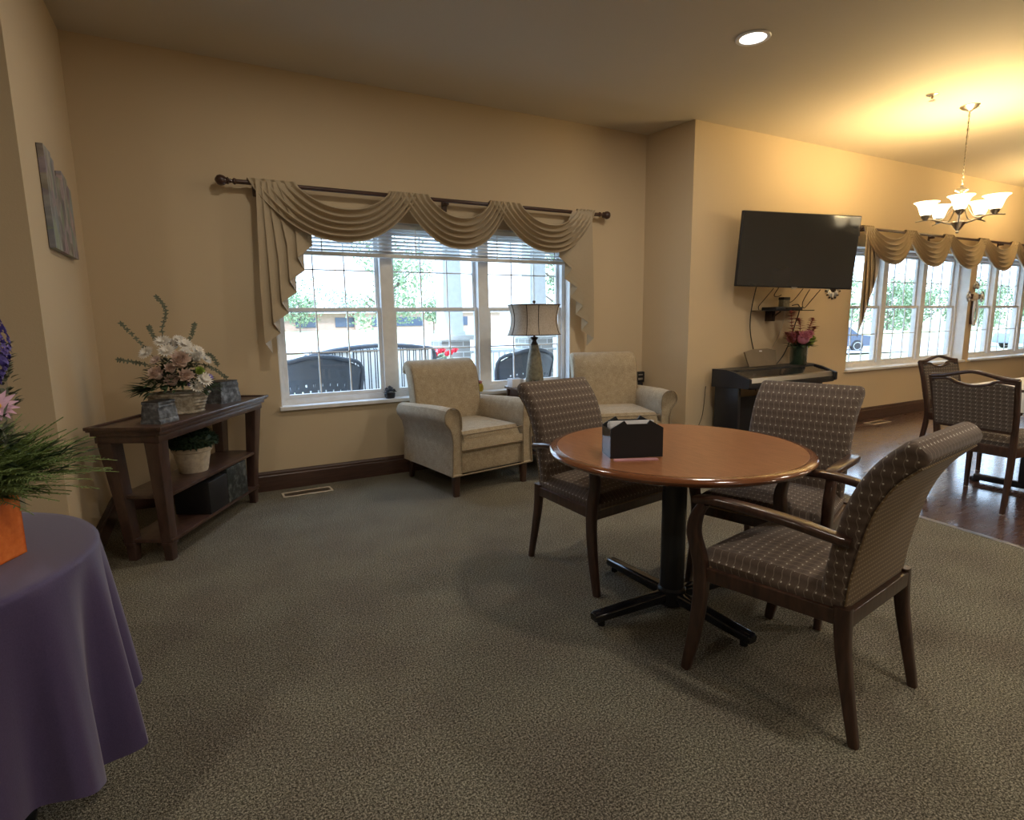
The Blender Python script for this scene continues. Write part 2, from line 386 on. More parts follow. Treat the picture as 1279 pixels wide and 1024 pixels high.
bm = BM(); a = [Vector(p) for p in ((edgeX(-4.15), -4.15, -.002), (14.15, -4.15, -.002), (14.15, 4.32, -.002), (edgeX(4.32), 4.32, -.002))]
rings(bm, [[p-Vector((0, 0, .12)) for p in a], a]); struct(obj('floor_dining', bm, 'plank', smooth=False), 'glossy dark plank floor of the dining area')
bm = BM(); bar(bm, [(edgeX(-4.1)+.006, -4.1, .002), (edgeX(4.08)+.006, 4.08, .002)], .03, .008, side=(1, 0, 0)); struct(obj('trim_1', bm, 'steel'), 'metal strip where carpet meets planks')
def baseboard(name, p0, p1, nrm, label):
    """profile along p0->p1, sticking out along nrm"""
    p0 = Vector((*p0, 0)); p1 = Vector((*p1, 0)); n = Vector((*nrm, 0)).normalized(); bm = BM()
    prof = [(0, .001), (.018, .001), (.018, .115), (.013, .122), (.013, .135), (.008, .145), (.006, .152), (0, .152)]
    rings(bm, [[p+n*a+Vector((0, 0, z)) for a, z in prof] for p in (p0, p1)])
    return struct(obj(name, bm, 'base', smooth=False), label)
baseboard('baseboard_back', (XL, WY), (JX0, WY), (0, -1), 'dark baseboard under the wide window')
baseboard('baseboard_left', (XL, WY), (XL, 3.24), (1, 0), 'dark baseboard on the left wall')
baseboard('baseboard_return', (-3.6, 3.24), (XL-.0, 3.24), (0, -1), 'dark baseboard behind the purple-clothed table')
baseboard('baseboard_jog', (JX0, WY), (JX1, WY2), (-.55, -.095), 'dark baseboard on the short wall return')
baseboard('baseboard_dining', (JX1, WY2), (14, WY2), (0, -1), 'dark brown baseboard under the dining windows')

# ------------------------------------------------------------------ windows
def window(name, W, wy, depth, nx, label, sill_out=.035):
    xa, xb, za, zb = W; yf = wy+depth           # plane of the frames
    root = bpy.data.objects.new(name, None); COL.objects.link(root); root['kind'] = 'structure'; root['label'] = label; root['category'] = 'window'; root.location = (xa, wy, 0)
    inv = Matrix.Translation((-xa, -wy, 0))
    bm = BM(); t = .045
    box(bm, xa, xb, yf-.035, yf+.06, zb-t, zb, inv); box(bm, xa, xb, yf-.035, yf+.06, za, za+t, inv)
    box(bm, xa, xa+t, yf-.035, yf+.06, za+t, zb-t, inv); box(bm, xb-t, xb, yf-.035, yf+.06, za+t, zb-t, inv)
    uw = (xb-xa)/nx
    for i in range(1, nx): box(bm, xa+i*uw-.05, xa+i*uw+.05, yf-.040, yf+.06, za+t, zb-t, inv)
    obj('window_frame', bm, 'white', root, smooth=False)
    bm = BM()
    box(bm, xa-.015, xb+.015, wy-sill_out, yf-.03, za-.028, za+.002, inv, .004)
    obj('window_sill', bm, 'white', root, smooth=False)
    # drywall returns in white
    bm = BM(); box(bm, xa, xa+.006, wy+.001, yf-.03, za, zb, inv); box(bm, xb-.006, xb, wy+.001, yf-.03, za, zb, inv); box(bm, xa, xb, wy+.001, yf-.03, zb-.006, zb, inv)
    obj('window_jamb', bm, 'white', root, smooth=False)
    zm = za+(zb-za)*.515
    for i in range(nx):
        a0 = xa+i*uw+(.05 if i else t); a1 = xa+(i+1)*uw-(.05 if i < nx-1 else t)
        for k, (z0, z1, yo) in enumerate(((za+t, zm+.018, 0), (zm-.018, zb-t, .035))):
            bm = BM(); s = .030
            y0, y1 = yf-.015+yo, yf+.018+yo
            box(bm, a0, a0+s, y0, y1, z0, z1, inv, .003); box(bm, a1-s, a1, y0, y1, z0, z1, inv, .003)
            box(bm, a0+s, a1-s, y0, y1, z0, z0+s, inv, .003); box(bm, a0+s, a1-s, y0, y1, z1-s, z1, inv, .003)
            so_ = obj('sash', bm, 'white', root, smooth=False)
            bm = BM(); gx0, gx1, gz0, gz1 = a0+s, a1-s, z0+s, z1-s
            for j in (1, 2): box(bm, gx0+(gx1-gx0)*j/3-.005, gx0+(gx1-gx0)*j/3+.005, y0+.010, y1-.010, gz0, gz1, inv)
            box(bm, gx0, gx1, y0+.010, y1-.010, (gz0+gz1)/2-.005, (gz0+gz1)/2+.005, inv)
            obj('muntins', bm, 'white', so_, smooth=False)
            bm = BM(); box(bm, gx0, gx1, y0+.014, y0+.018, gz0, gz1, inv); obj('window_pane', bm, 'glass', so_, smooth=False)
    return root
window('window_1', W1, WY, .115, 3, 'wide white triple window behind the armchairs')
window('window_2', W2, WY2, .165, 3, 'white triple dining window beside the television')
window('window_3', W3, WY2, .165, 3, 'white dining window right of the wall cross')
# venetian blind
t = thing('venetian_blind', 'white venetian blind pulled half up in the wide left window', 'blind', (1.815, WY+.035, 0))
bm = BM(); box(bm, -1.3, 1.3, -.02, .025, 2.01, 2.05, None, .004); obj('headrail', bm, 'white', t)
bm = BM(); box(bm, -1.3, 1.3, -.024, .024, 1.782, 1.812, None, .004); obj('bottom_rail', bm, 'white', t)
for k in range(7):
    bm = BM(); mt = T((0, 0, 1.825+k*.0285), 0, math.radians(-13)); box(bm, -1.3, 1.3, -.0245, .0245, -.0014, .0014, mt)
    obj('slat', bm, 'white', t)
for x in (-.95, -.2, .55, 1.15):
    bm = BM(); box(bm, x-.004, x+.004, -.026, -.0245, 1.79, 2.03); obj('ladder_tape', bm, 'white', t)
bm = BM(); tube(bm, [(-1.22, -.03, 2.02), (-1.22, -.032, 1.36)], .0025, 6); obj('pull_cord', bm, 'white', t)

# ------------------------------------------------------------------ swag curtains
def rod(name, xa, xb, y, z, label, brackets, fin=(True, True)):
    t = thing(name, label, 'curtain rod', (xa, y, z))
    bm = BM(); tube(bm, [(0, 0, 0), (xb-xa, 0, 0)], .016, 12); obj('rod', bm, 'dwood', t)
    for s, x in ((-1, 0), (1, xb-xa)):
        if not fin[0 if s < 0 else 1]: continue
        bm = BM(); mt = T((x, 0, 0), 0, 0, s*PI/2)
        lathe(bm, [(.016, -.002), (.022, .004), (.022, .014), (.012, .022), (.014, .04), (.026, .05), (.020, .058), (.033, .075), (.037, .095), (.030, .115), (.012, .128), (0, .131)], 20, mt); obj('finial', bm, 'dwood', t)
    for x in brackets:
        bm = BM(); prism(bm, [(-.018, -.05), (.018, -.05), (.02, .02), (-.02, .02)], -.0, .0001, T((x-xa, 0, 0))); bm.free(); bm = BM()
        box(bm, x-xa-.017, x-xa+.017, .012, .085, -.03, -.005, None, .003); box(bm, x-xa-.022, x-xa+.022, .072, .09, -.075, .03, None, .004); obj('bracket', bm, 'dwood', t)
    return t
def swag(bm, x0, x1, zr, yr, dep, d0=.14, a=.26, b=.20, nf=5, nu=34, nv=70):
    w_ = x1-x0; grid = []
    for j in range(nv+1):
        s = j/nv; row = []
        xs = x0+(1-s)**1.0*a*w_*.85; xe = x1-(1-s)**1.0*b*w_*.85
        dd = d0+(dep-d0)*s**.9
        for i in range(nu+1):
            t_ = i/nu; q = abs(2*t_-1); sag = (1-q**2.3)
            fold = math.sin(2*PI*nf*s+.6)
            amp = .006+.021*sag**.6
            y = yr-.022-.055*sag*(.35+.65*s)-amp*fold
            z = zr-dd*sag+.016*(1-min(1, sag*9))-.008*sag*math.cos(2*PI*nf*s)
            row.append(bm.verts.new((xs+(xe-xs)*t_, y, z)))
        grid.append(row)
    # wrap over the rod at both ends
    for r0, r1 in zip(grid, grid[1:]):
        for i in range(nu): bm.faces.new((r0[i], r0[i+1], r1[i+1], r1[i]))
    for k in (0, nu):
        prev = [r[k] for r in grid]
        for (dy, dz) in ((.018, .008), (.04, -.004), (.045, -.03)):
            cur = [bm.verts.new((v.co.x, yr-.022+dy, zr+.016+dz-.008)) for v in [r[k] for r in grid]]
            for i in range(len(prev)-1): bm.faces.new((prev[i], prev[i+1], cur[i+1], cur[i]))
            prev = cur
def cascade(bm, xin, xout, zr, yr, lin, lout, npl=5, nz=16):
    """pleated tail: inner edge short (lin), outer edge long (lout)"""
    sgn = 1 if xout > xin else -1; W = abs(xout-xin); cols = []
    n = npl*2; x = xin
    fw = W/npl*1.75; bw = W/npl*.75
    xs = [xin]
    for k in range(n): xs.append(xs[-1]+sgn*(fw if k % 2 == 0 else -bw))
    sc = W/abs(xs[-1]-xs[0]) if xs[-1] != xs[0] else 1
    xs = [xin+(q-xin)*sc for q in xs]
    for k in range(n+1):
        L = lin+(lout-lin)*(k/n)**.9; y = yr-.03+(-.022 if k % 2 else .022)
        col = []
        for j in range(nz+1):
            t_ = j/nz; g_ = .55+.45*min(1, t_*1.6)
            col.append(bm.verts.new((xout+(xs[k]-xout)*(g_), yr-.03+(y-yr+.03)*(.4+.8*t_)-.008*k/n, zr+.012-L*t_)))
        cols.append(col)
    for a_, b_ in zip(cols, cols[1:]):
        for j in range(nz): bm.faces.new((a_[j], b_[j], b_[j+1], a_[j+1]))
ZR = 2.245; YR = WY-.085
t = rod('curtain_rod', .30, 3.40, YR, ZR, 'dark turned wooden curtain rod over the wide left window', [.43, 1.87, 3.27])
t = thing('swag_curtain', 'taupe three-swag valance with pleated side tails over the wide left window', 'curtain', (0, YR, ZR))
LZ = Matrix.Translation((0, -YR, -ZR))
def shift(bm, x=0):
    bmesh.ops.translate(bm, verts=bm.verts[:], vec=(-x, -YR, -ZR)); return bm
xs_ = [.44, 1.52, 2.34, 3.25]
for i in range(3):
    bm = BM(); swag(bm, xs_[i]-.07, xs_[i+1]+.09, ZR+.012, YR-.002*i, .385 if i != 1 else .395, a=.30, b=.22)
    obj('swag', shift(bm), 'swag', t, solid=.003)
bm = BM(); cascade(bm, .78, .45, ZR, YR, .42, 1.20); obj('tail', shift(bm), 'swag', t, solid=.003, smooth=False)
bm = BM(); cascade(bm, 2.95, 3.26, ZR, YR, .42, 1.24); obj('tail', shift(bm), 'swag', t, solid=.003, smooth=False)
YR = WY2-.08
rod('curtain_rod', 6.66, 12.4, YR, ZR, 'dark wooden curtain rod over the dining windows', [6.72, 8.2, 10.0])
t = thing('swag_curtain', 'golden-lit long swag valance with one tail over the dining windows', 'curtain', (0, YR, ZR))
xs_ = [6.72, 7.60, 8.47, 9.36, 10.26, 11.15, 12.05]
for i in range(6):
    bm = BM(); swag(bm, xs_[i]-.08, xs_[i+1]+.08, ZR+.012, YR-.002*(i % 2), .395, a=.22, b=.20, d0=.10)
    obj('swag', shift(bm), 'swag', t, solid=.003)
bm = BM(); cascade(bm, 7.02, 6.70, ZR, YR, .50, 1.24, 4); obj('tail', shift(bm), 'swag', t, solid=.003, smooth=False)
# ------------------------------------------------------------------ ceiling fittings
def can(loc, label, watt):
    t = thing('recessed_light', label, 'ceiling light', (loc[0], loc[1], CE), 0, 'recessed ceiling lights')
    bm = BM(); lathe(bm, [(.078, -.001), (.108, -.001), (.110, -.004), (.104, -.009), (.084, -.008), (.078, -.001)], 36, cap=False); obj('trim_ring', bm, 'white', t)
    bm = BM(); lathe(bm, [(.0, -.0015), (.086, -.0015), (.086, -.005), (.0, -.006)], 32); obj('lens', bm, 'lens', t)
    lamp('can_lamp', 'AREA', (0, 0, -.012), watt, (1, .90, .74), .15, parent=t)
    return t
for i, (x, y) in enumerate(CAN_SPOTS):
    can((x, y), 'round white recessed ceiling light above the armchairs, the only one in view' if i == 0 else 'added round white ceiling lamp over the console table corner, unseen just above the frame' if i == 1 else 'added round white ceiling lamp outside the view behind the camera', CAN_W*(.55 if i == 1 else 1))
t = thing('sprinkler_head', 'small metal sprinkler head on the ceiling left of the chandelier', 'sprinkler', (5.45, 2.80, CE))
bm = BM(); lathe(bm, [(.045, 0), (.045, -.004), (.03, -.010), (.012, -.014), (.009, -.03), (.0, -.03)], 20); obj('escutcheon', bm, 'chrome', t)
bm = BM(); lathe(bm, [(.0, -.044), (.022, -.045), (.022, -.048), (.0, -.048)], 14)
for s in (-1, 1): tube(bm, smooth_path([(s*.006, 0, -.028), (s*.014, 0, -.036), (s*.004, 0, -.046)], 3), .002, 6)
obj('deflector', bm, 'chrome', t)

def chandelier(loc, rz, label):
    t = thing('chandelier', label, 'chandelier', loc, rz, 'five-shade chandeliers')
    bm = BM(); lathe(bm, [(.075, 0), (.075, -.006), (.06, -.02), (.03, -.032), (.012, -.045), (0, -.045)], 28); obj('canopy', bm, 'chrome', t)
    bm = BM(); z = -.05; k = 0
    while z > -.66:
        c = Matrix.Translation((0, 0, z)) @ Matrix.Rotation((k % 2)*PI/2, 4, 'Z')
        tube(bm, [c @ Vector((.008*math.cos(a), 0, .018*math.sin(a))) for a in [2*PI*i/10 for i in range(11)]], .0025, 5); z -= .029; k += 1
    obj('chain', bm, 'chrome', t)
    bm = BM(); tube(bm, [(.003, 0, -.05), (-.003, .003, -.3), (.003, 0, -.67)], .003, 6); obj('cord', bm, 'tag', t)
    bm = BM(); lathe(bm, [(0, -.655), (.012, -.66), (.014, -.68), (.045, -.685), (.048, -.70), (.020, -.715), (.016, -.72), (.030, -.745), (.014, -.76), (.012, -.95), (.014, -.96), (.055, -.965), (.058, -.975), (.03, -1.02), (.012, -1.045), (.016, -1.055), (.008, -1.066), (0, -1.068)], 24); obj('column', bm, 'chrome', t)
    for i in range(5):
        a = 2*PI*i/5+.35; c, s = math.cos(a), math.sin(a); R = .255
        bm = BM()
        pth = smooth_path([(c*.02, s*.02, -.975), (c*.09, s*.09, -.975), (c*.17, s*.17, -.945), (c*.235, s*.235, -.936), (c*.33, s*.33, -.95)], 6)
        tube(bm, pth, .0065, 8)
        pth = smooth_path([(c*.02, s*.02, -.745), (c*.05, s*.05, -.83), (c*.11, s*.11, -.935), (c*.18, s*.18, -.942)], 6)
        tube(bm, pth, .005, 8)
        lathe(bm, [(0, -.945), (.016, -.94), (.022, -.928), (.034, -.915), (.036, -.895), (0, -.895)], 16, Matrix.Translation((c*R, s*R, 0)))
        ar = obj('arm', bm, 'chrome', t)
        bm = BM(); prof = [(.034, -.90), (.044, -.885), (.055, -.85), (.065, -.82), (.082, -.795), (.100, -.783)]
        rs = []
        for r, zz in prof+[(r-.004, zz+.001) for r, zz in prof[::-1]]: rs.append([Vector((c*R+r*math.cos(2*PI*q/24), s*R+r*math.sin(2*PI*q/24), zz)) for q in range(24)])
        rings(bm, rs, cap=False); obj('lamp_shade', bm, 'shade_lit', ar)
        lamp('bulb', 'POINT', (c*R, s*R, -.80), 20, (1, .73, .34), .04, parent=t)
    return t
chandelier((6.04, 2.79, CE), .715, 'five-light nickel chandelier hanging in front of the dining windows')
chandelier((9.6, 2.79, CE), .9, 'five-light nickel chandelier further along the dining area, beyond the right frame edge')

# ------------------------------------------------------------------ upholstered dining chair (front = -Y)
def seat_cushion(bm, wf, wr, y0, y1, z0, z1, dome=.018, nx=16, ny=14, r=.035):
    def pt(u, v, top):
        w_ = wf+(wr-wf)*v; x = (u-.5)*w_; y = y0+(y1-y0)*v
        e = min(u, 1-u)*w_; f = min(v, 1-v)*(y1-y0); k = min(1, e/r); l = min(1, f/r)
        edge = math.sqrt(max(0, 1-(1-k)**2))*math.sqrt(max(0, 1-(1-l)**2))
        z = z0+(z1-z0)*(.45+.55*edge)+dome*math.sin(PI*u)*math.sin(PI*v) if top else z0
        if not u*(1-u) or not v*(1-v): x *= 1.0
        return Vector((x, y, z))
    top = [[bm.verts.new(pt(i/nx, j/ny, 1)) for i in range(nx+1)] for j in range(ny+1)]
    bot = [[bm.verts.new(pt(i/nx, j/ny, 0)) for i in range(nx+1)] for j in range(ny+1)]
    for A, fl in ((top, 0), (bot, 1)):
        for j in range(ny):
            for i in range(nx):
                q = (A[j][i], A[j][i+1], A[j+1][i+1], A[j+1][i]); bm.faces.new(q[::-1] if fl else q)
    for i in range(nx):
        bm.faces.new((top[0][i], bot[0][i], bot[0][i+1], top[0][i+1])); bm.faces.new((top[ny][i+1], bot[ny][i+1], bot[ny][i], top[ny][i]))
    for j in range(ny):
        bm.faces.new((top[j+1][0], bot[j+1][0], bot[j][0], top[j][0])); bm.faces.new((top[j][nx], bot[j][nx], bot[j+1][nx], top[j+1][nx]))
def dining_chair(loc, rz, label):
    t = thing('upholstered_armchair', label, 'chair', loc, rz, 'dotted brown chairs at the round table')
    for s in (-1, 1):
        bm = BM(); pth = smooth_path([(s*.232, .275, 0), (s*.230, .248, .14), (s*.226, .222, .29), (s*.224, .212, .42)], 5)
        n = len(pth); bar(bm, pth, [.026+.014*i/(n-1) for i in range(n)], [.028+.022*i/(n-1) for i in range(n)]); obj('leg', bm, 'cwood', t)
        bm = BM(); pth = smooth_path([(s*.290, -.278, 0), (s*.286, -.248, .16), (s*.283, -.232, .32), (s*.285, -.238, .43), (s*.292, -.262, .53), (s*.292, -.250, .60), (s*.288, -.225, .645)], 5)
        n = len(pth); bar(bm, pth, [.026+.012*min(1, i/(n*.5)) for i in range(n)], [.028+.020*math.sin(PI*min(1, i/(n*.85)))**.7+.004 for i in range(n)]); obj('leg', bm, 'cwood', t)
        bm = BM(); pth = smooth_path([(s*.284, -.262, .648), (s*.292, -.19, .662), (s*.298, -.05, .668), (s*.282, .08, .657), (s*.256, .17, .638), (s*.238, .222, .626)], 6)
        n = len(pth); bar(bm, pth, [.046+.010*math.sin(PI*i/n) for i in range(n)], .028, r=.4); obj('armrest', bm, 'cwood', t)
    bm = BM()
    for (a, b) in (((-.272, -.245), (.272, -.245)), ((-.225, .222), (.225, .222)), ((-.278, -.24), (-.222, .222)), ((.278, -.24), (.222, .222))):
        bar(bm, [(a[0], a[1], .386), (b[0], b[1], .386)], .03, .050, side=(0, 0, 1) if 0 else (0, 1, 0) if abs(a[1]-b[1]) < .01 else (1, 0, 0), r=.12)
    obj('seat_frame', bm, 'cwood', t)
    bm = BM(); seat_cushion(bm, .552, .455, -.266, .205, .405, .468, .030); o = obj('seat', bm, 'fab', t, uv=True)
    bm = BM(); tube(bm, [(-.268, -.2, .410), (-.27, -.255, .410), (-.262, -.264, .410), (.262, -.264, .410), (.27, -.255, .410), (.268, -.2, .410)], .004, 6); obj('piping', bm, 'rearfab', o)
    # back: curved slab
    cl = smooth_path([(0, .205, .395), (0, .216, .50), (0, .238, .62), (0, .268, .73), (0, .315, .82), (0, .380, .889)], 5); n = len(cl)
    def slab(front, back, mat, name, cut=0):
        bm = BM(); rs = []
        for i, p in enumerate(cl[:n-cut]):
            tt = (cl[min(i+1, n-1)]-cl[max(i-1, 0)]).normalized(); nn = Vector((0, -tt.z, tt.y)); W = .452+.024*i/(n-1)-(.012 if cut else 0)
            sh = 1.0
            q = []
            for a, b in rrect(W, front-back, min(.022, (front-back)*.45), 3): q.append(p+Vector((a, 0, 0))+nn*(b+(front+back)/2))
            rs.append(q)
        if cut:
            rings(bm, rs); return obj(name, bm, mat, t, uv=True)
        tt = (cl[-1]-cl[-2]).normalized(); nn = Vector((0, -tt.z, tt.y))
        for k, (up, f_) in enumerate(((.010, .93), (.018, .78), (.023, .5))):
            cen = cl[-1]+nn*(front+back)/2
            rs.append([cen+(Vector(v)-cen)*1.0*Vector((1, 1, 1)).x if False else Vector((cen.x+(v.x-cen.x)*(1-.006*(k+1)), cen.y+(v.y-cen.y)*f_, cen.z+(v.z-cen.z)*f_))+tt*up for v in rs[n-1]])
        rings(bm, rs); return obj(name, bm, mat, t, uv=True)
    bk = slab(.070, -.006, 'fab', 'backrest')
    bp = slab(-.004, -.011, 'rearfab', 'back_panel', 1); bp['label'] = 'tan woven rear panel'
    return t
TC = (1.758, 1.792)
A = dining_chair((1.758, 2.339, 0), math.radians(9), 'dotted brown dining armchair behind the round table, nearest the cream armchairs')
def dups(label, loc, rz): return dup(A, loc, rz, label)
dups('dotted brown dining armchair at the round table, in front of the piano', (2.315, 1.70, 0), math.radians(-73.5))
dups('nearest dotted brown dining armchair, seen from behind at the round table', (1.799, 1.185, 0), math.radians(180+9))

# ------------------------------------------------------------------ round table
t = thing('round_table', 'round cherry wood table on a black cross base', 'table', (*TC, 0))
bm = BM(); lathe(bm, [(0, .70), (.505, .70), (.512, .7318), (.510, .7335), (0, .7335)], 96); obj('tabletop', bm, 'top', t)
bm = BM(); lathe(bm, [(.40, .700), (.49, .695), (.517, .697), (.532, .703), (.543, .7125), (.546, .719), (.542, .726), (.532, .7305), (.520, .7325), (.512, .7328)], 96, cap=False); e = obj('table_edge', bm, 'edge', t)
bm = BM(); box(bm, -.24, .24, -.24, .24, .672, .700, None, .004); obj('mounting_plate', bm, 'blackmatte', t)
bm = BM(); lathe(bm, [(.052, .03), (.0525, .1), (.0525, .675), (.10, .68), (.10, .69)], 32); lathe(bm, [(.062, .02), (.062, .085), (.052, .095)], 32); obj('pedestal', bm, 'black', t)
for k, (ex, ey) in enumerate(((-.415, .02), (.02, -.42), (.0, .445), (.43, -.01))):
    bm = BM(); d = Vector((ex, ey, 0)).normalized(); s = Vector((-d.y, d.x, 0)); L = math.hypot(ex, ey)
    pth = [d*.03+Vector((0, 0, .055)), d*(L*.5)+Vector((0, 0, .049)), d*(L-.012)+Vector((0, 0, .042)), d*L+Vector((0, 0, .041))]
    bar(bm, pth, [.056, .054, .052, .044], [.052, .046, .038, .030], side=s, r=.3, n=4)
    lathe(bm, [(.016, 0), (.016, .03)], 12, Matrix.Translation(d*(L-.04)))
    obj('foot', bm, 'gloss', t)

# napkin holder on the table
nh = thing('napkin_dispenser', 'black plastic napkin dispenser with notched top on the round table', 'napkin holder', (1.488, 1.762, .7335), math.radians(-21)); nh.scale = (1.36, 1.2, 1.42)
bm = BM(); pr_ = [(-.078, 0), (.078, 0), (.078, .082), (.038, .104), (.030, .094), (-.030, .094), (-.038, .104), (-.078, .082)]
prism(bm, pr_, -.050, -.044); obj('front_panel', bm, 'blackmatte', nh, smooth=False)
bm = BM(); prism(bm, pr_, .044, .050); obj('back_panel', bm, 'blackmatte', nh, smooth=False)
for s in (-1, 1):
    bm = BM(); box(bm, s*.075-.003, s*.075+.003, -.044, .044, 0, .080); o = obj('side_panel', bm, 'gloss', nh, smooth=False)
bm = BM(); box(bm, -.072, .072, -.044, .044, 0, .006); obj('base', bm, 'blackmatte', nh, smooth=False)
bm = BM()
for k in range(10): box(bm, -.066+random.uniform(-.003, .003), .066+random.uniform(-.003, .003), -.036+k*.0076, -.033+k*.0076, .006, .088+random.uniform(-.004, .008))
obj('napkins', bm, 'paper', nh, smooth=False)
pp = obj('paper_slip', (lambda b: (box(b, -.085, .085, -.012, .014, 0, .004), b)[1])(BM()), 'pinkpaper', None, smooth=False, loc=(1.437, 1.676, .7338), rz=math.radians(-24))
tag(pp, 'pink folded paper slip in front of the napkin dispenser', 'paper')

# ------------------------------------------------------------------ cream lounge armchair (front = -Y)
def lounge_chair(loc, rz, label):
    t = thing('lounge_armchair', label, 'armchair', loc, rz, 'cream tweed armchairs by the window')
    bm = BM(); box(bm, -.30, .30, -.36, .30, .165, .335, None, .012); obj('seat_base', bm, 'tweed', t)
    bm = BM()
    for (a, b) in (((-.365, -.392), (.365, -.392)), ((-.365, -.392), (-.34, .38)), ((.365, -.392), (.34, .38))): tube(bm, [(a[0], a[1], .165), (b[0], b[1], .165)], .006, 6)
    obj('skirt_piping', bm, 'piping', t)
    for s in (-1, 1):
        # arm: section in XZ swept along Y
        prof = [(.285, .165), (.285, .50), (.284, .57), (.295, .625), (.325, .655), (.365, .662), (.402, .645), (.420, .605), (.416, .565), (.394, .535), (.372, .50), (.358, .42), (.362, .30), (.368, .165)]
        rs = []
        for y, k, dz in ((-.385, .94, -.004), (-.394, .985, -.001), (-.375, 1, 0), (-.2, 1, 0), (0, .99, -.006), (.2, .98, -.014), (.36, .97, -.02)):
            c = Vector((.335, .38)); rs.append([Vector((s*(c.x+(x-c.x)*k), y, max(.165, c.y+(z-c.y)*k+dz*(z/.6)))) for x, z in prof])
        bm = BM(); rings(bm, rs); ar = obj('arm', bm, 'tweed', t)
        bm = BM(); tube(bm, smooth_path([(s*x, -.394, z) for x, z in prof[1:]], 3), .0055, 6)
        obj('arm_piping', bm, 'piping', ar)
        # legs
        bm = BM(); bar(bm, [(s*.315, -.345, 0), (s*.315, -.345, .168)], [.042, .055], [.042, .055]); obj('leg', bm, 'cwood', t)
        bm = BM(); bar(bm, [(s*.30, .37, 0), (s*.30, .32, .168)], [.036, .05], [.036, .05]); obj('leg', bm, 'cwood', t)
    # backrest
    cl = smooth_path([(0, .25, .30), (0, .265, .50), (0, .295, .70), (0, .315, .81), (0, .345, .885), (0, .385, .910), (0, .425, .895), (0, .440, .855)], 5); n = len(cl)
    rs = []
    for i, p in enumerate(cl):
        tt = (cl[min(i+1, n-1)]-cl[max(i-1, 0)]).normalized(); nn = Vector((0, -tt.z, tt.y)); th = .13 if i < n*.45 else .13-.075*(i/n-.45)/.55
        W = .60+.03*math.sin(PI*min(1, i/n))
        rs.append([p+Vector((a, 0, 0))+nn*b for a, b in rrect(W, th, .03 if th > .07 else th*.45, 4)])
    bm = BM(); rings(bm, rs); bk = obj('backrest', bm, 'tweed', t)
    bm = BM(); box(bm, -.29, .29, .30, .40, .17, .62, None, .02)
    obj('back_shell', bm, 'tweed', t)
    for s in (-1, 1):
        bm = BM(); tube(bm, [p+Vector((s*.306, -.055*(1 if i < n*.5 else .5), .0)) for i, p in enumerate(cl[6:-10])], .0055, 6); obj('back_piping', bm, 'piping', bk)
    bm = BM(); seat_cushion(bm, .575, .56, -.385, .24, .335, .475, .014, r=.03); cu = obj('seat_cushion', bm, 'tweed', t)
    bm = BM(); tube(bm, [(-.286, -.30, .452), (-.284, -.372, .457), (-.272, -.384, .458), (.272, -.384, .458), (.284, -.372, .457), (.286, -.30, .452)], .0055, 6)
    tube(bm, [(-.284, -.386, .345), (.284, -.386, .345)], .0055, 6); obj('cushion_piping', bm, 'piping', cu)
    return t
A = lounge_chair((1.80, 4.165, 0), math.radians(9.5), 'cream tweed armchair under the middle of the wide window, left of the table lamp')
dup(A, (3.255, 4.11, 0), math.radians(-19), 'cream tweed armchair in the corner right of the table lamp, partly behind the dining chair')

# end table, lamp, tissue box, tumbler
t = thing('end_table', 'small dark wooden end table between the two cream armchairs', 'side table', (2.53, 4.14, 0), math.radians(-4))
bm = BM(); box(bm, -.215, .215, -.36, .36, .672, .695, None, .005); obj('tabletop', bm, 'dwood', t)
for sx_ in (-1, 1):
    for sy in (-1, 1):
        bm = BM(); bar(bm, [(sx_*.185, sy*.32, 0), (sx_*.185, sy*.32, .672)], [.028, .04], [.028, .04]); obj('leg', bm, 'dwood', t)
bm = BM(); box(bm, -.19, .19, -.33, .33, .60, .672); obj('apron', bm, 'dwood', t, smooth=False)
bm = BM(); box(bm, -.19, .19, -.32, .32, .20, .22, None, .003); obj('lower_shelf', bm, 'dwood', t, smooth=False)
t = thing('table_lamp', 'table lamp with ribbed sage ceramic body and pale panelled oval shade on the end table', 'lamp', (2.512, 4.27, .695), math.radians(8)); t.scale = (1, 1, 1.035)
bm = BM(); lathe(bm, [(.072, 0), (.076, .008), (.078, .03), (.078, .05), (.070, .15), (.058, .24), (.045, .31), (.036, .345), (.028, .356), (0, .356)], 36)
obj('lamp_body', bm, 'lampbody', t)
bm = BM(); lathe(bm, [(.030, .350), (.032, .36), (.024, .372), (.018, .385), (.018, .398), (.034, .412), (.030, .416), (.010, .42), (.008, .44), (0, .44)], 20)
for k in range(7):
    a = 2*PI*k/7; leaf(bm, (.016*math.cos(a), .016*math.sin(a), .388), (math.cos(a), math.sin(a), .9), .035, .018, curl=-.1)
obj('neck', bm, 'bronze', t)
bm = BM()
def shade_pt(a, r, z):
    c, s = math.cos(a), math.sin(a); return Vector((abs(c)**.8*math.copysign(1, c)*r*1.0, abs(s)**.8*math.copysign(1, s)*r*.72, z))
rs = []
for k in range(9):
    q = k/8; r = .238-.052*math.sin(PI*q)**.9*.55-.004*q; rs.append([shade_pt(2*PI*i/48, r, .435+.245*q) for i in range(48)])
for k in range(8, -1, -1):
    q = k/8; r = .235-.052*math.sin(PI*q)**.9*.55-.004*q; rs.append([shade_pt(2*PI*i/48, r, .435+.245*q) for i in range(48)])
rings(bm, rs, cap=False); sh = obj('lamp_shade', bm, 'fabricshade', t)
bm = BM()
for zz, r in ((.436, .2385), (.679, .235)): tube(bm, [shade_pt(2*PI*i/48, r, zz) for i in range(49)], .004, 6)
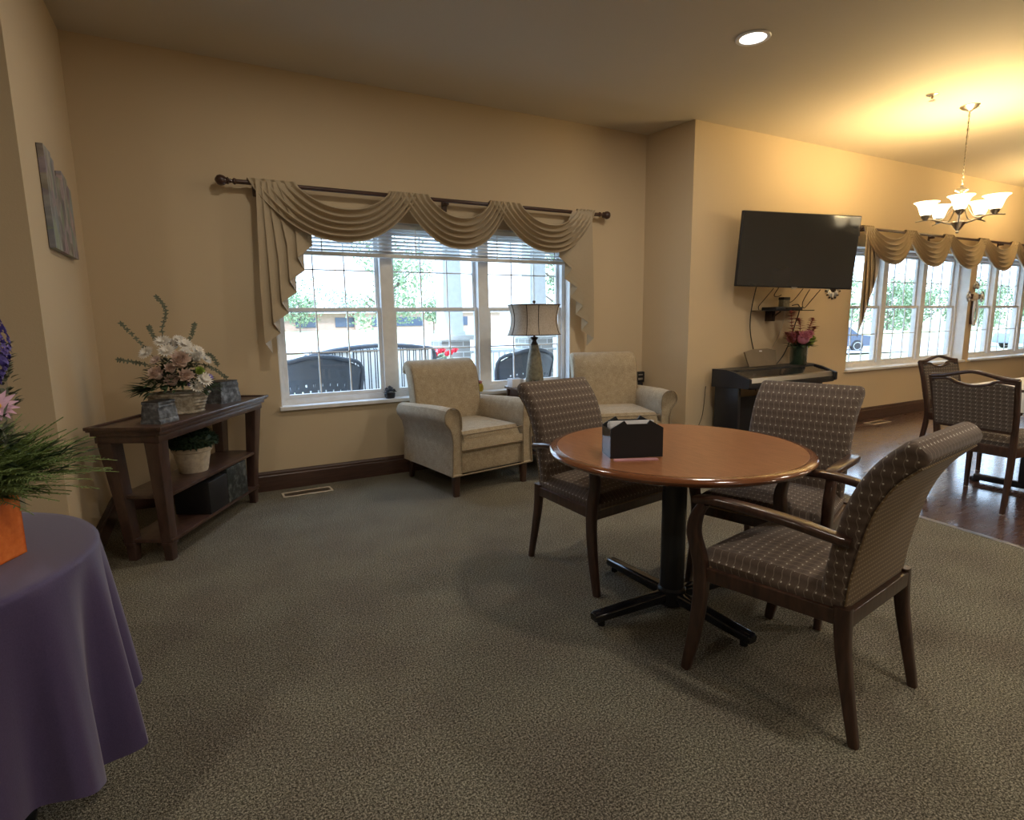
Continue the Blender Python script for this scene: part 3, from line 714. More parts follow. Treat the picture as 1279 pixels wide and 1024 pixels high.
for a in (.9, 2.2, 3.9, 4.45, 5.35, 0, PI):
    tube(bm, [shade_pt(a, .2395-.052*math.sin(PI*k/8)**.9*.55-.004*k/8, .435+.245*k/8) for k in range(9)], .0028, 5)
obj('shade_trim', bm, 'bronze', sh)
bm = BM(); tube(bm, [(0, 0, .43), (0, 0, .695)], .004, 8); lathe(bm, [(.006, .69), (.014, .70), (.012, .712), (0, .716)], 14); tube(bm, [(-.22, 0, .678), (.22, 0, .678)], .002, 5); obj('finial', bm, 'bronze', t)
t = thing('tissue_box', 'small white tissue box on the end table left of the lamp', 'box', (2.385, 4.385, .695), math.radians(-4))
bm = BM(); box(bm, -.055, .055, -.055, .055, 0, .072, None, .004); obj('box', bm, 'paper', t)
bm = BM(); lathe(bm, [(.0, .0725), (.03, .0725), (.028, .074)], 16); obj('opening', bm, 'bronze', t)
bm = BM(); lathe(bm, [(.026, 0), (.032, .085), (.0305, .085), (.0245, .004), (0, .004)], 24); o = obj('drinking_glass', bm, 'tumbler', None, loc=(2.425, 4.10, .6955)); tag(o, 'clear drinking glass on the end table in front of the lamp', 'glass')
bm = BM(); box(bm, -.07, .07, -.05, .05, 0, .018, None, .004); o = obj('notebook', bm, 'blackmatte', None, loc=(2.66, 3.93, .6955), rz=.2); tag(o, 'thin black notebook at the right front of the end table', 'book')

# ------------------------------------------------------------------ wall adaptor
t = thing('plug_adaptor', 'black plug adaptor box on the wall behind the corner armchair', 'adaptor', (3.985, WY, .67))
bm = BM(); box(bm, -.055, .055, -.045, -.001, -.055, .055, None, .008); obj('housing', bm, 'blackmatte', t)
bm = BM(); box(bm, -.03, .03, -.048, -.044, -.03, -.008, None, .002); box(bm, -.028, .028, -.048, -.044, .018, .03, None, .002); obj('socket_face', bm, 'steel', t)
bm = BM(); box(bm, -.03, .03, -.05, -.02, -.10, -.055, None, .006); obj('plug', bm, 'blackmatte', t)

# ------------------------------------------------------------------ television
t = thing('television', 'large flat television tilted on a swing arm over the piano', 'television', (5.167, 3.721, 1.897), math.radians(-20))
R1 = Matrix.Rotation(math.radians(1.8), 4, 'Y') @ Matrix.Rotation(math.radians(3.6), 4, 'X')
bm = BM(); box(bm, -.62, .62, 0, .032, -.35, .35, R1, .006); obj('casing', bm, 'blackmatte', t)
bm = BM(); box(bm, -.611, .611, -.0025, -.0005, -.338, .341, R1); obj('screen', bm, 'screen', t, smooth=False)
bm = BM(); box(bm, -.30, .30, .03, .065, -.28, .12, R1, .01); box(bm, -.2, .2, .065, .085, -.15, .15, R1, .004); obj('rear_housing', bm, 'blackmatte', t)
bm = BM(); inv = Matrix.Rotation(math.radians(20), 4, 'Z')
box(bm, -.03, .03, -.0, .03, -.06, .06, inv @ T((.05, .345, 0)), .004)
tube(bm, [inv @ Vector((.05, .36, .0)), inv @ Vector((-.08, .24, 0)), Vector((0, .09, 0))], .018, 10)
obj('wall_arm', bm, 'blackmatte', t)
bm = BM(); box(bm, -.03, .03, -.004, -.001, -.349, -.342, R1); box(bm, -.02, .02, .0, .02, -.360, -.352, R1, .002); obj('badge', bm, 'steel', t)
# reflector strip of cables
def cable(name, pts, r, label, mat='tag'):
    bm = BM(); p0 = Vector(pts[0]); tube(bm, [p-p0 for p in smooth_path(pts, 6)], r, 6)
    o = obj(name, bm, mat, None, loc=p0); return tag(o, label, 'cable')
cable('power_cable', [(4.93, 3.99, 1.60), (4.94, 4.05, 1.35), (4.96, 4.07, 1.15), (5.02, 4.07, .95), (5.10, 4.07, .80), (5.1, 4.075, .5)], .0055, 'thick dark cable hanging from the television down behind the music stand, leftmost of the cables')
cable('signal_cable', [(5.22, 4.02, 1.56), (5.14, 4.05, 1.46), (5.06, 4.06, 1.38), (5.04, 4.04, 1.343)], .004, 'thin dark cable curving from the television to the left end of the wall shelf')
cable('signal_cable', [(5.30, 4.02, 1.57), (5.26, 4.04, 1.49), (5.34, 4.05, 1.48), (5.36, 4.03, 1.496)], .004, 'thin dark cable from the television into the small box on the wall shelf')
cable('signal_cable', [(5.62, 3.97, 1.56), (5.57, 4.04, 1.44), (5.46, 4.05, 1.40), (5.42, 4.0, 1.39)], .004, 'thin dark cable sweeping right of the small box up to the television')
cable('looped_cable', [(5.70, 3.95, 1.55), (5.71, 4.03, 1.42), (5.77, 4.05, 1.36), (5.84, 4.03, 1.43), (5.85, 3.93, 1.55)], .004, 'dark cable hanging in a U loop under the right half of the television')
cable('looped_cable', [(5.46, 3.97, 1.385), (5.56, 3.97, 1.392), (5.62, 4.00, 1.32), (5.64, 4.05, 1.2), (5.60, 4.07, 1.02), (5.50, 4.07, .86), (5.36, 4.07, .74)], .0055, 'thick black cable arching off the shelf and down behind the flower vase')
cable('thin_cord', [(5.46, 4.05, 1.33), (5.44, 4.075, 1.12), (5.30, 4.075, .92), (5.2, 4.075, .80)], .003, 'thin grey cord running from the shelf down the wall toward the piano', 'chrome')
cable('electric_lead', [(4.36, 4.07, .60), (4.33, 4.07, .32), (4.27, 4.075, .17), (4.22, 4.05, .02)], .003, 'thin dark cord on the wall beside the left end of the piano')
t = thing('wall_shelf', 'narrow dark glass wall shelf under the television', 'shelf', (5.37, WY2, 1.335))
bm = BM(); box(bm, -.37, .36, -.20, 0, -.006, .002, None, .002); obj('shelf_board', bm, 'gloss', t)
bm = BM(); box(bm, -.16, -.10, -.08, 0, -.11, -.006, None, .004); tube(bm, [(-.13, -.04, -.09), (-.13, -.16, -.01)], .01, 8); obj('bracket', bm, 'bronze', t)
t = thing('media_player', 'flat black media player lying on the wall shelf', 'media player', (5.33, WY2-.105, 1.3375))
bm = BM(); box(bm, -.20, .22, -.085, .085, 0, .032, None, .004); obj('case', bm, 'blackmatte', t)
bm = BM(); box(bm, -.05, .05, -.0865, -.085, .008, .022); obj('display', bm, 'screen', t)
t = thing('small_box', 'small grey box standing on the media player under the television', 'box', (5.37, WY2-.10, 1.3700))
bm = BM(); box(bm, -.05, .05, -.03, .03, 0, .085, None, .004); obj('box', bm, 'lampbody', t)
bm = BM(); box(bm, -.052, .052, -.032, .032, .072, .10, None, .003); obj('lid', bm, 'blackmatte', t)
# sunburst mirror
t = thing('sunburst_mirror', 'small round wall ornament with silver-tipped petals, half hidden under the television corner', 'wall ornament', (6.31, WY2, 1.60))
bm = BM(); lathe(bm, [(0, -.02), (.045, -.02), (.05, 0), (0, 0)], 24, Matrix.Rotation(-PI/2, 4, 'X')); obj('hub', bm, 'bronze', t)
for k in range(16):
    a = 2*PI*k/16; d = Vector((math.cos(a), 0, math.sin(a)))
    bm = BM(); ball(bm, (0, 0, 0), .018, 6, (1, .5, 1.9)); bmesh.ops.transform(bm, matrix=Matrix.Translation(d*.095+Vector((0, -.012, 0))) @ Matrix.Rotation(PI/2-a, 4, 'Y'), verts=bm.verts[:]); obj('petal', bm, 'steel' if k % 2 else 'paper', t)
    bm = BM(); tube(bm, [d*.045+Vector((0, -.012, 0)), d*.118+Vector((0, -.01, 0))], .007, 6); ball(bm, d*.135+Vector((0, -.01, 0)), .012, 5); obj('ray', bm, 'bronze', t)

# ------------------------------------------------------------------ digital piano
PX0, PX1, PYF, PYB = 4.385, 5.745, 3.60, 4.035
t = thing('digital_piano', 'black digital piano against the wall below the television', 'piano', ((PX0+PX1)/2, PYB, 0), math.radians(1.2))
w2 = (PX1-PX0)/2; D = PYB-PYF
def yz(bm, poly, x0, x1):
    rings(bm, [[Vector((x0, y, z)) for y, z in poly], [Vector((x1, y, z)) for y, z in poly]])
for s in (-1, 1):
    bm = BM(); yz(bm, [(0, .60), (0, .775), (-.17, .775), (-.27, .755), (-D+.0, .70), (-D, .625), (-D+.02, .615)], s*w2-(.035 if s > 0 else 0), s*w2+(.035 if s < 0 else 0)); obj('cheek', bm, 'ebony', t, smooth=False)
    bm = BM(); box(bm, s*(w2-.045)-.018, s*(w2-.045)+.018, -.30, -.02, .0, .615, None, .003); obj('side_panel', bm, 'ebony', t)
    bm = BM(); box(bm, s*(w2-.045)-.022, s*(w2-.045)+.022, -.40, 0, 0, .035, None, .006); obj('foot', bm, 'ebony', t)
bm = BM(); box(bm, -w2+.035, w2-.035, -D+.01, 0, .605, .655, None, .004); obj('key_bed', bm, 'ebony', t)
bm = BM(); yz(bm, [(0, .655), (0, .772), (-.19, .772), (-.20, .765), (-.20, .70), (-.20, .655)], -w2+.035, w2-.035); obj('top_board', bm, 'ebony', t, smooth=False)
bm = BM(); yz(bm, [(-.195, .75), (-.195, .757), (-D+.06, .712), (-D+.06, .704)], -w2+.037, w2-.037); obj('fallboard', bm, 'gloss', t, smooth=False)
bm = BM(); yz(bm, [(-D+.062, .660), (-D+.062, .712), (-D+.035, .705), (-D+.02, .66)], -w2+.037, w2-.037); o = obj('key_slip', bm, 'chrome', t, smooth=False); o['label'] = 'pale strip along the front'
bm = BM(); box(bm, -w2+.06, w2-.06, -.06, -.04, .06, .47, None, .003); obj('back_board', bm, 'ebony', t)
bm = BM(); box(bm, -.14, .14, -.16, -.06, .05, .10, None, .005)
for k in (-1, 0, 1): box(bm, k*.07-.012, k*.07+.012, -.23, -.16, .06, .068, None, .003)
obj('pedals', bm, 'bronze', t)
bm = BM(); mt = T((-.04, -.085, .775), math.radians(1), math.radians(-16)); prism(bm, [(-.215, 0), (.215, 0), (.245, .155), (.12, .178), (-.12, .178), (-.245, .155)], -.008, .006, mt); ms = obj('music_stand', bm, 'standbrown', t, smooth=False)
bm = BM(); box(bm, -.022, .022, -.0105, -.008, .148, .160, mt, .002); obj('badge', bm, 'paper', ms)
# vase of flowers
def blossom(bm, c, r, n=26, L=.4, up=Vector((0, 0, 1)), W=.45):
    c = Vector(c); up = Vector(up).normalized(); a1 = up.orthogonal().normalized(); a2 = up.cross(a1)
    for k in range(n):
        q = k/n; el = math.radians(12+70*q); a = k*2.39996
        d = (a1*math.cos(a)+a2*math.sin(a))*math.cos(el)+up*math.sin(el)
        leaf(bm, c, d, r*(1-.25*q), r*W, up=up, curl=-.25, nseg=3)
def daisy(bm, c, r, n=16, up=(0, 0, 1), W=.28, el=12, curl=.1):
    c = Vector(c); up = Vector(up).normalized(); a1 = up.orthogonal().normalized(); a2 = up.cross(a1)
    for k in range(n):
        a = 2*PI*k/n; d = (a1*math.cos(a)+a2*math.sin(a))*math.cos(math.radians(el))+up*math.sin(math.radians(el))
        leaf(bm, c, d, r*random.uniform(.9, 1.05), r*W, up=up, curl=curl, nseg=3)
t = thing('flower_vase', 'green vase of pink, rust and lime flowers on the piano', 'flower arrangement', (5.52, 3.905, .7735)); t.scale = (1.25, 1.25, 1.3)
bm = BM(); lathe(bm, [(.062, 0), (.066, .01), (.066, .155), (.063, .155), (.060, .012), (0, .012)], 32); obj('vase', bm, 'bush', t)
bm = BM(); lathe(bm, [(.0665, .002), (.0675, .006), (.0675, .150), (.0665, .154)], 32, cap=False); obj('glass_sleeve', bm, 'tumbler', t)
bm = BM()
for k in range(46):
    a = random.uniform(0, 2*PI); el = random.uniform(-.1, 1.2); leaf(bm, (.03*math.cos(a), .03*math.sin(a), .15), (math.cos(a), math.sin(a), el), random.uniform(.06, .12), .035)
obj('foliage', bm, 'leaf', t)
for c, r, mname in (((-.02, -.05, .205), .075, 'petal_magenta'), ((.10, -.02, .185), .066, 'yellowgreen'), ((-.06, .03, .21), .06, 'petal_magenta'), ((.03, .05, .22), .06, 'petal_rust'), ((.03, -.06, .235), .05, 'petal_magenta'), ((.13, .02, .15), .045, 'yellowgreen')):
    bm = BM(); blossom(bm, c, r, 46, up=(c[0]*2, c[1]*2-.3, .7), W=.5); ball(bm, c, r*.62, 8, jit=.06); obj('flower', bm, mname, t)
for p in (((-.04, 0, .16), (-.10, 0, .28), (-.13, .0, .42)), ((-.01, 0, .16), (0, .0, .30), (-.02, .01, .36)), ((.05, 0, .16), (.11, 0, .27), (.13, -.02, .36)), ((.06, 0, .16), (.15, .0, .24), (.19, 0, .29)), ((-.05, 0, .15), (-.12, 0, .20), (-.17, 0, .25))):
    bm = BM(); pth = smooth_path(p, 6); tube(bm, pth, .0025, 5)
    for k, q in enumerate(pth[3:]):
        for j in range(4):
            a = random.uniform(0, 2*PI); leaf(bm, q, (math.cos(a), math.sin(a), .5), .042, .030)
    ball(bm, pth[-1], .012, 5); obj('flower_spike', bm, 'petal_rust', t)

# ------------------------------------------------------------------ console table (long front edge turned into the room)
u = Vector((.607, 1.10, 0)); u.normalize(); ang = math.atan2(u.y, u.x); L_ = 1.256
# local: x along the long edge, y toward the wall (perp), origin at near-left corner of top front edge
t = thing('console_table', 'dark wooden console table with two shelves and slanting legs against the left corner', 'console table', (-.226, 3.365, 0), ang)
Dp = .385
bm = BM(); box(bm, 0, L_, 0, Dp, .735, .752, None, .003); tp = obj('tabletop', bm, 'console', t)
bm = BM()
def frame_rail(bm, x0, x1, y0, y1, z0, z1, w_):
    box(bm, x0, x1, y0, y0+w_, z0, z1, None, .002); box(bm, x0, x1, y1-w_, y1, z0, z1, None, .002); box(bm, x0, x0+w_, y0+w_, y1-w_, z0, z1, None, .002); box(bm, x1-w_, x1, y0+w_, y1-w_, z0, z1, None, .002)
frame_rail(bm, -.008, L_+.008, -.008, Dp+.004, .745, .762, .022); obj('gallery_edge', bm, 'console', t)
bm = BM(); frame_rail(bm, .015, L_-.015, .015, Dp-.01, .712, .736, .02); frame_rail(bm, .03, L_-.03, .03, Dp-.02, .672, .713, .02); obj('apron', bm, 'console', t)
LG = []
for sx_ in (0, 1):
    for sy in (0, 1):
        xt = .075 if sx_ == 0 else L_-.075; yt = .075 if sy == 0 else Dp-.065
        xb = xt+(.055 if sx_ == 0 else -.055); yb = yt+(.022 if sy == 0 else -.022)
        bm = BM(); bar(bm, [(xb, yb, .10), (xb+(xt-xb)*.3, yb+(yt-yb)*.3, .3), (xt, yt, .675)], [.062, .068, .090], [.055, .060, .075], side=(1, 0, 0), r=.08)
        bar(bm, [(xb, yb, 0), (xb, yb, .092)], [.044, .052], [.044, .052], r=.08); bar(bm, [(xb, yb, .090), (xb, yb, .104)], .070, .064, r=.2)
        obj('leg', bm, 'console', t)
bm = BM(); box(bm, .09, L_-.09, .06, Dp-.05, .355, .375, None, .003); obj('shelf', bm, 'console', t)
bm = BM(); box(bm, .10, L_-.10, .06, Dp-.05, .105, .125, None, .003); obj('shelf', bm, 'console', t)
MC = Matrix.Translation((-.226, 3.365, 0)) @ Matrix.Rotation(ang, 4, 'Z')
def on_console(x, y, z): return MC @ Vector((x, y, z))
def stone_block(p, rz, s, label):
    t = thing('stone_block', label, 'stone block', p, rz, 'grey split-stone blocks on the console table')
    bm = BM(); W, D_, H_ = .075*s, .055*s, .115*s
    rs = []
    n = 14
    for k in range(n+1):
        q = k/n; w_ = W*(1-.16*q)+random.uniform(-.0035, .0035); d_ = D_*(1-.14*q)+random.uniform(-.0035, .0035)
        rs.append([Vector((a*w_+random.uniform(-.001, .001), b*d_+random.uniform(-.001, .001), H_*q)) for a, b in ((-1, -1), (-.3, -1.02), (.3, -1.03), (1, -1), (1.02, 0), (1, 1), (0, 1.02), (-1, 1), (-1.02, 0))])
    rings(bm, rs); obj('stone', bm, 'stone', t)
    bm = BM(); box(bm, -W*.86, W*.86, -D_*.86, D_*.86, H_, H_+.004); obj('cap', bm, 'blackmatte', t)
    return t
stone_block(on_console(.20, .12, .7525), ang-.10, 1.0, 'grey split-stone block at the near end of the console table')
stone_block(on_console(.97, .17, .7525), ang-.25, 1.22, 'grey split-stone block at the far end of the console table, right of the flower basket')
# basket arrangement
t = thing('flower_basket', 'whitewashed wicker basket of white flowers and eucalyptus on the console table', 'flower arrangement', on_console(.52, .20, .7525), 0)
bm = BM(); rs = []
for k in range(13):
    q = k/12; r = .105+.035*q+(.004 if k % 2 else 0); rs.append([Vector((r*1.15*math.cos(2*PI*i/40)*(1+.014*math.sin(i*PI+k*PI)), r*.85*math.sin(2*PI*i/40), .115*q)) for i in range(40)])
rings(bm, rs); tube(bm, [(.141*1.17*math.cos(2*PI*i/32), .141*.87*math.sin(2*PI*i/32), .117) for i in range(33)], .008, 8); tube(bm, [(.108*1.17*math.cos(2*PI*i/32), .108*.87*math.sin(2*PI*i/32), .008) for i in range(33)], .008, 8)
obj('basket', bm, 'wick', t)
bm = BM()
for k in range(420):
    a = random.uniform(0, 2*PI); rr = random.uniform(.02, .19); h_ = .12+.20*(1-(rr/.2)**2)*random.uniform(.3, 1)
    leaf(bm, (rr*math.cos(a)*1.1, rr*math.sin(a)*.85, h_), (math.cos(a), math.sin(a), random.uniform(-.5, .8)), random.uniform(.03, .07), random.uniform(.014, .03))
for k in range(60):
    a = random.uniform(-.5, .6)+PI; leaf(bm, (.12*math.cos(a), .1*math.sin(a), .15), (math.cos(a), math.sin(a)*.8, random.uniform(-.1, .5)), random.uniform(.10, .17), .014)
obj('foliage', bm, 'leaf', t)
bm = BM()
for k in range(170):
    a = random.uniform(0, 2*PI); rr = random.uniform(.02, .17); h_ = .16+.20*(1-(rr/.19)**2)*random.uniform(.5, 1)
    leaf(bm, (rr*math.cos(a), rr*math.sin(a)*.85, h_), (math.cos(a), math.sin(a), random.uniform(0, 1)), .035, .022)
obj('foliage', bm, 'grey_leaf', t)
vd = Vector((.2, -1, .35))
fl = [((-.02, -.11, .20), .052, 'petal_blush', 0), ((.05, -.13, .22), .055, 'petal_blush', 0), ((.03, -.12, .31), .070, 'petal_blush', 0), ((-.09, -.10, .24), .055, 'petal_blush', 0), ((-.13, -.07, .36), .05, 'petal_white', 1), ((-.03, -.10, .37), .052, 'petal_white', 1), ((-.05, -.03, .42), .052, 'petal_white', 1),
      ((.06, -.05, .40), .05, 'petal_white', 1), ((.12, -.05, .36), .05, 'petal_white', 1), ((.14, -.13, .20), .055, 'petal_white', 1), ((.11, -.1, .33), .045, 'petal_white', 0), ((.0, -.03, .40), .045, 'petal_white', 0), ((-.02, -.12, .27), .042, 'petal_blush', 0), ((.03, -.02, .43), .04, 'petal_white', 1), ((.10, -.13, .16), .05, 'petal_white', 1), ((.07, -.12, .17), .022, 'petal_violet', 1), ((.17, -.08, .21), .026, 'petal_violet', 1), ((.12, -.13, .25), .035, 'yellowgreen', 0), ((.06, -.10, .36), .038, 'petal_white', 1), ((-.09, -.08, .32), .036, 'petal_blush', 1), ((.16, -.03, .31), .04, 'petal_white', 1)]
for c, r, mn, k_ in fl:
    bm = BM(); up = Vector((c[0]*2.2, c[1]*1.5-.25, .35)).normalized()
    if k_: daisy(bm, c, r, 18, up, .30, 22); daisy(bm, Vector(c)+up*.004, r*.7, 12, up, .34, 48); ball(bm, Vector(c)+up*.006, r*.17, 5)
    else: blossom(bm, c, r, 40, up=up, W=.6); ball(bm, c, r*.55, 7, jit=.1)
    obj('flower', bm, mn, t)
for p in (((-.04, 0, .30), (-.05, .02, .48), (-.02, .02, .60), (-.06, .02, .68)), ((-.08, 0, .30), (-.16, -.02, .42), (-.24, -.03, .53)), ((-.10, 0, .28), (-.19, -.04, .31), (-.27, -.05, .33)), ((.04, 0, .34), (.10, 0, .46), (.12, 0, .52)), ((-.06, 0, .38), (-.10, 0, .47), (-.11, 0, .51)), ((.10, 0, .30), (.19, -.05, .26), (.26, -.07, .20)), ((.1, 0, .3), (.18, -.02, .34), (.22, -.03, .28))):
    bm = BM(); pth = smooth_path(p, 5); tube(bm, pth, .0016, 5)
    for q in pth[3:]:
        for s in (0, 1, 2, 3):
            a = s*PI/2+random.uniform(-.3, .3); leaf(bm, q, (math.cos(a), -.25, .8*math.sin(a)+.25), .017, .010, up=Vector((.3, -1, .35)))
    obj('eucalyptus_stem', bm, 'grey_leaf', t)
# topiary pot on the shelf
t = thing('potted_topiary', 'rounded green topiary in a cream pot on the middle shelf of the console table', 'potted plant', on_console(.60, .20, .3755), 0)
bm = BM(); lathe(bm, [(.078, 0), (.082, .01), (.104, .125), (.112, .130), (.115, .155), (.108, .158), (.100, .15), (0, .148)], 36); obj('pot', bm, 'pot', t)
bm = BM()
ball(bm, (0, 0, .19), .125, 12, (1.05, 1.05, .55), .05)
for k in range(900):
    a = random.uniform(0, 2*PI); el = random.uniform(-.35, PI/2); d = Vector((math.cos(a)*math.cos(el), math.sin(a)*math.cos(el), math.sin(el)*.55)); p = d*.130+Vector((0, 0, .19))
    leaf(bm, p, d+Vector((random.uniform(-.6, .6), random.uniform(-.6, .6), random.uniform(-.6, .6))), .028, .018, nseg=2)
obj('foliage', bm, 'bush', t)
t = thing('memorial_stone', 'square dark mottled stone box on the bottom shelf of the console table', 'stone box', on_console(.72, .17, .1255), ang)
bm = BM(); box(bm, -.22, .0, -.11, .11, 0, .20, None, .006); obj('side_block', bm, 'blackmatte', t)
bm = BM(); box(bm, .0, .26, -.112, .11, 0, .225, None, .006); obj('face_block', bm, 'stone2', t)

# ------------------------------------------------------------------ purple table and orange box of flowers (left foreground)
PC = Vector((-.745, 1.74, 0)); PR = .46
t = thing('cloth_covered_table', 'round pedestal table hidden under the purple cloth at the left edge', 'table', PC)
bm = BM(); lathe(bm, [(0, .705), (.45, .705), (.455, .715), (.45, .724), (0, .724)], 48); obj('tabletop', bm, 'dwood', t)
bm = BM(); lathe(bm, [(.045, .03), (.045, .705)], 20); lathe(bm, [(.26, 0), (.26, .015), (.06, .04)], 32); obj('pedestal', bm, 'black', t)
bm = BM(); n = 220; rs = []
NF = 13
def prof(a, q):   # q 0..1 down the drape
    ph = NF*a+.9*math.sin(2*a+.5)+2.2
    f = math.sin(ph); f = math.copysign(abs(f)**.8, f)
    amp = .037*q**.8*(1+.35*math.sin(3*a+1.1)); return PR+.006+.018*q+amp*f+amp*.25*math.sin(2*ph+.5)
rs.append([Vector((.001*math.cos(2*PI*i/n), .001*math.sin(2*PI*i/n), .731)) for i in range(n)])
for r in (.15, .3, .40, .44): rs.append([Vector((r*math.cos(2*PI*i/n), r*math.sin(2*PI*i/n), .731)) for i in range(n)])
for k, (r, z) in enumerate(((.455, .7305), (.462, .7275), (.466, .721))): rs.append([Vector((r*math.cos(2*PI*i/n), r*math.sin(2*PI*i/n), z)) for i in range(n)])
for k in range(1, 27):
    q = k/26; rs.append([Vector((prof(2*PI*i/n, q)*math.cos(2*PI*i/n), prof(2*PI*i/n, q)*math.sin(2*PI*i/n), .72-(.50+.05*math.cos(4*2*PI*i/n+.6))*q)) for i in range(n)])
rings(bm, rs, cap=False); o = obj('tablecloth', bm, 'purple', None, loc=PC, solid=0); tag(o, 'purple cloth draped in folds over the round table at the left edge', 'tablecloth')
FB = Vector((-.418, 1.731, .7325))
t = thing('flower_box', 'orange square planter box overflowing with ferns and pink and purple flowers on the purple cloth', 'flower arrangement', FB, math.radians(-25))
# local: box occupies x<0 (away from its right front corner), its visible face along -y
BW, BH = .17, .150
bm = BM()
o0, o1 = (-BW, 0), (-BW, 0)
rs = []
for x0, x1, y0, y1 in (((-BW, 0, -BW, 0)),):
    box(bm, x0, x1, y0, y0+.004, 0, BH); box(bm, x0, x1, y1-.004, y1, 0, BH); box(bm, x0, x0+.004, y0, y1, 0, BH); box(bm, x1-.004, x1, y0, y1, 0, BH); box(bm, x0, x1, y0, y1, 0, .004); box(bm, x0+.004, x1-.004, y0+.004, y1-.004, .004, BH-.02)
obj('planter_box', bm, 'orange', t, smooth=False)
cx, cy = -BW/2, -BW/2
bm = BM()
def frond(bm, p, d, L, W, droop=.35, n=26, lw=.0035, up=Vector((0, 0, 1))):
    p = Vector(p); d = Vector(d).normalized(); pts = [p+d*L*q-up*droop*L*q*q for q in [k/n for k in range(n+1)]]
    tube(bm, pts[::4]+[pts[-1]], .0011, 4)
    s = d.cross(up).normalized()
    for k in range(3, n+1):
        q = k/n; ll = W*math.sin(PI*min(1, .25+.75*q))**.6*(1.05-q*.7)
        for sg in (-1, 1):
            leaf(bm, pts[k], d*.75+s*sg*.7+up*random.uniform(-.3, .35), ll, lw, curl=.15, nseg=2)
for k in range(190):
    a = random.uniform(-.7, 2.0) if k < 140 else random.uniform(0, 2*PI); el = random.uniform(.12, 1.0)
    frond(bm, (cx+.05*math.cos(a), cy+.05*math.sin(a), BH+random.uniform(0.005, .05)), (math.cos(a), math.sin(a), el), random.uniform(.16, .30)*(1-.15*max(0, el)), .05, random.uniform(.05, .3))
obj('fern_foliage', bm, 'fern', t)
bm = BM()
for k in range(520):
    a = random.uniform(0, 2*PI); el = random.uniform(-.2, 1.3); rr = random.uniform(.03, .12)
    leaf(bm, (cx+rr*math.cos(a), cy+rr*math.sin(a), BH+random.uniform(0, .13)), (math.cos(a), math.sin(a), el), random.uniform(.04, .09), random.uniform(.008, .022))
obj('leaf_foliage', bm, 'leaf', t)
bm = BM()
for k in range(60):
    a = random.uniform(0, 2*PI); rr = random.uniform(.03, .13)
    p = Vector((cx+rr*math.cos(a), cy+rr*math.sin(a), BH+random.uniform(.04, .2)))
    for j in range(9): leaf(bm, p, (random.uniform(-1, 1), random.uniform(-1, 1), random.uniform(0, 1)), .035, .007, nseg=2)
obj('filler_foliage', bm, 'grey_leaf', t)
for k, (a, el, L) in enumerate(((.35, .75, .27), (.55, .62, .26), (.2, .55, .24), (.75, .9, .22))):
    bm = BM()
    d = Vector((math.cos(a), math.sin(a), el)).normalized(); pts = [Vector((cx, cy, BH))+d*L*q-Vector((0, 0, .25*L*q*q)) for q in [i/8 for i in range(9)]]
    tube(bm, pts, .0018, 5)
    for q in pts[4:]:
        for s in (-1, 1): leaf(bm, q, d+Vector((0, s*.35, random.uniform(-.3, .4))), .075, .012)
    obj('grass_blade', bm, 'leaf', t)
I3 = Matrix.Rotation(math.radians(25), 3, 'Z')
def loc_of(p): return I3 @ (Vector(p)-FB)
c = loc_of((-.432, 1.72, 1.092)); bm = BM(); up = I3 @ Vector((.35, -.8, .55)); daisy(bm, c, .045, 15, up, .30, 14); o = obj('daisy', bm, 'petal_pink', t); o['label'] = 'pale pink daisy'
bm = BM(); ball(bm, c+up.normalized()*.004, .009, 6); obj('daisy_centre', bm, 'pollen', o)
bm = BM(); tube(bm, [c, c-up*.02-Vector((0, 0, .06)), Vector((cx, cy, BH))], .0022, 5); obj('stem', bm, 'leaf', o)
cc = loc_of((-.446, 1.80, 1.222)); bm = BM()
for k in range(240):
    q = random.random(); a = random.uniform(0, 2*PI); r = .031*math.sin(PI*min(.97, .2+.8*(1-q)))+.004; p = cc+Vector((r*math.cos(a), r*math.sin(a), -.08+.15*q))
    daisy(bm, p, .009, 5, (math.cos(a), math.sin(a), .3), .7, 20)
tube(bm, [cc-Vector((0, 0, .06)), Vector((cx, cy, BH))], .004, 6)
o = obj('delphinium', bm, 'petal_purple', t); o['label'] = 'deep purple-blue flower spike'
cc = loc_of((-.455, 1.90, 1.13)); bm = BM()
for k in range(90):
    q = random.random(); a = random.uniform(0, 2*PI); p = cc+Vector((.018*math.cos(a), .018*math.sin(a), -.06+.17*q)); leaf(bm, p, (math.cos(a), math.sin(a), .8), .02, .012)
tube(bm, [cc-Vector((0, 0, .06)), Vector((cx, cy, BH))], .003, 6); obj('seed_spike', bm, 'grey_leaf', t)
for wx_, wy_, wz_ in ((-.55, 1.62, 1.03), (-.60, 1.75, 1.10), (-.62, 1.6, .98)):
    c = loc_of((wx_, wy_, wz_)); bm = BM(); blossom(bm, c, .04, 30, up=(0, -.4, 1), W=.5); obj('flower', bm, 'petal_violet', t)

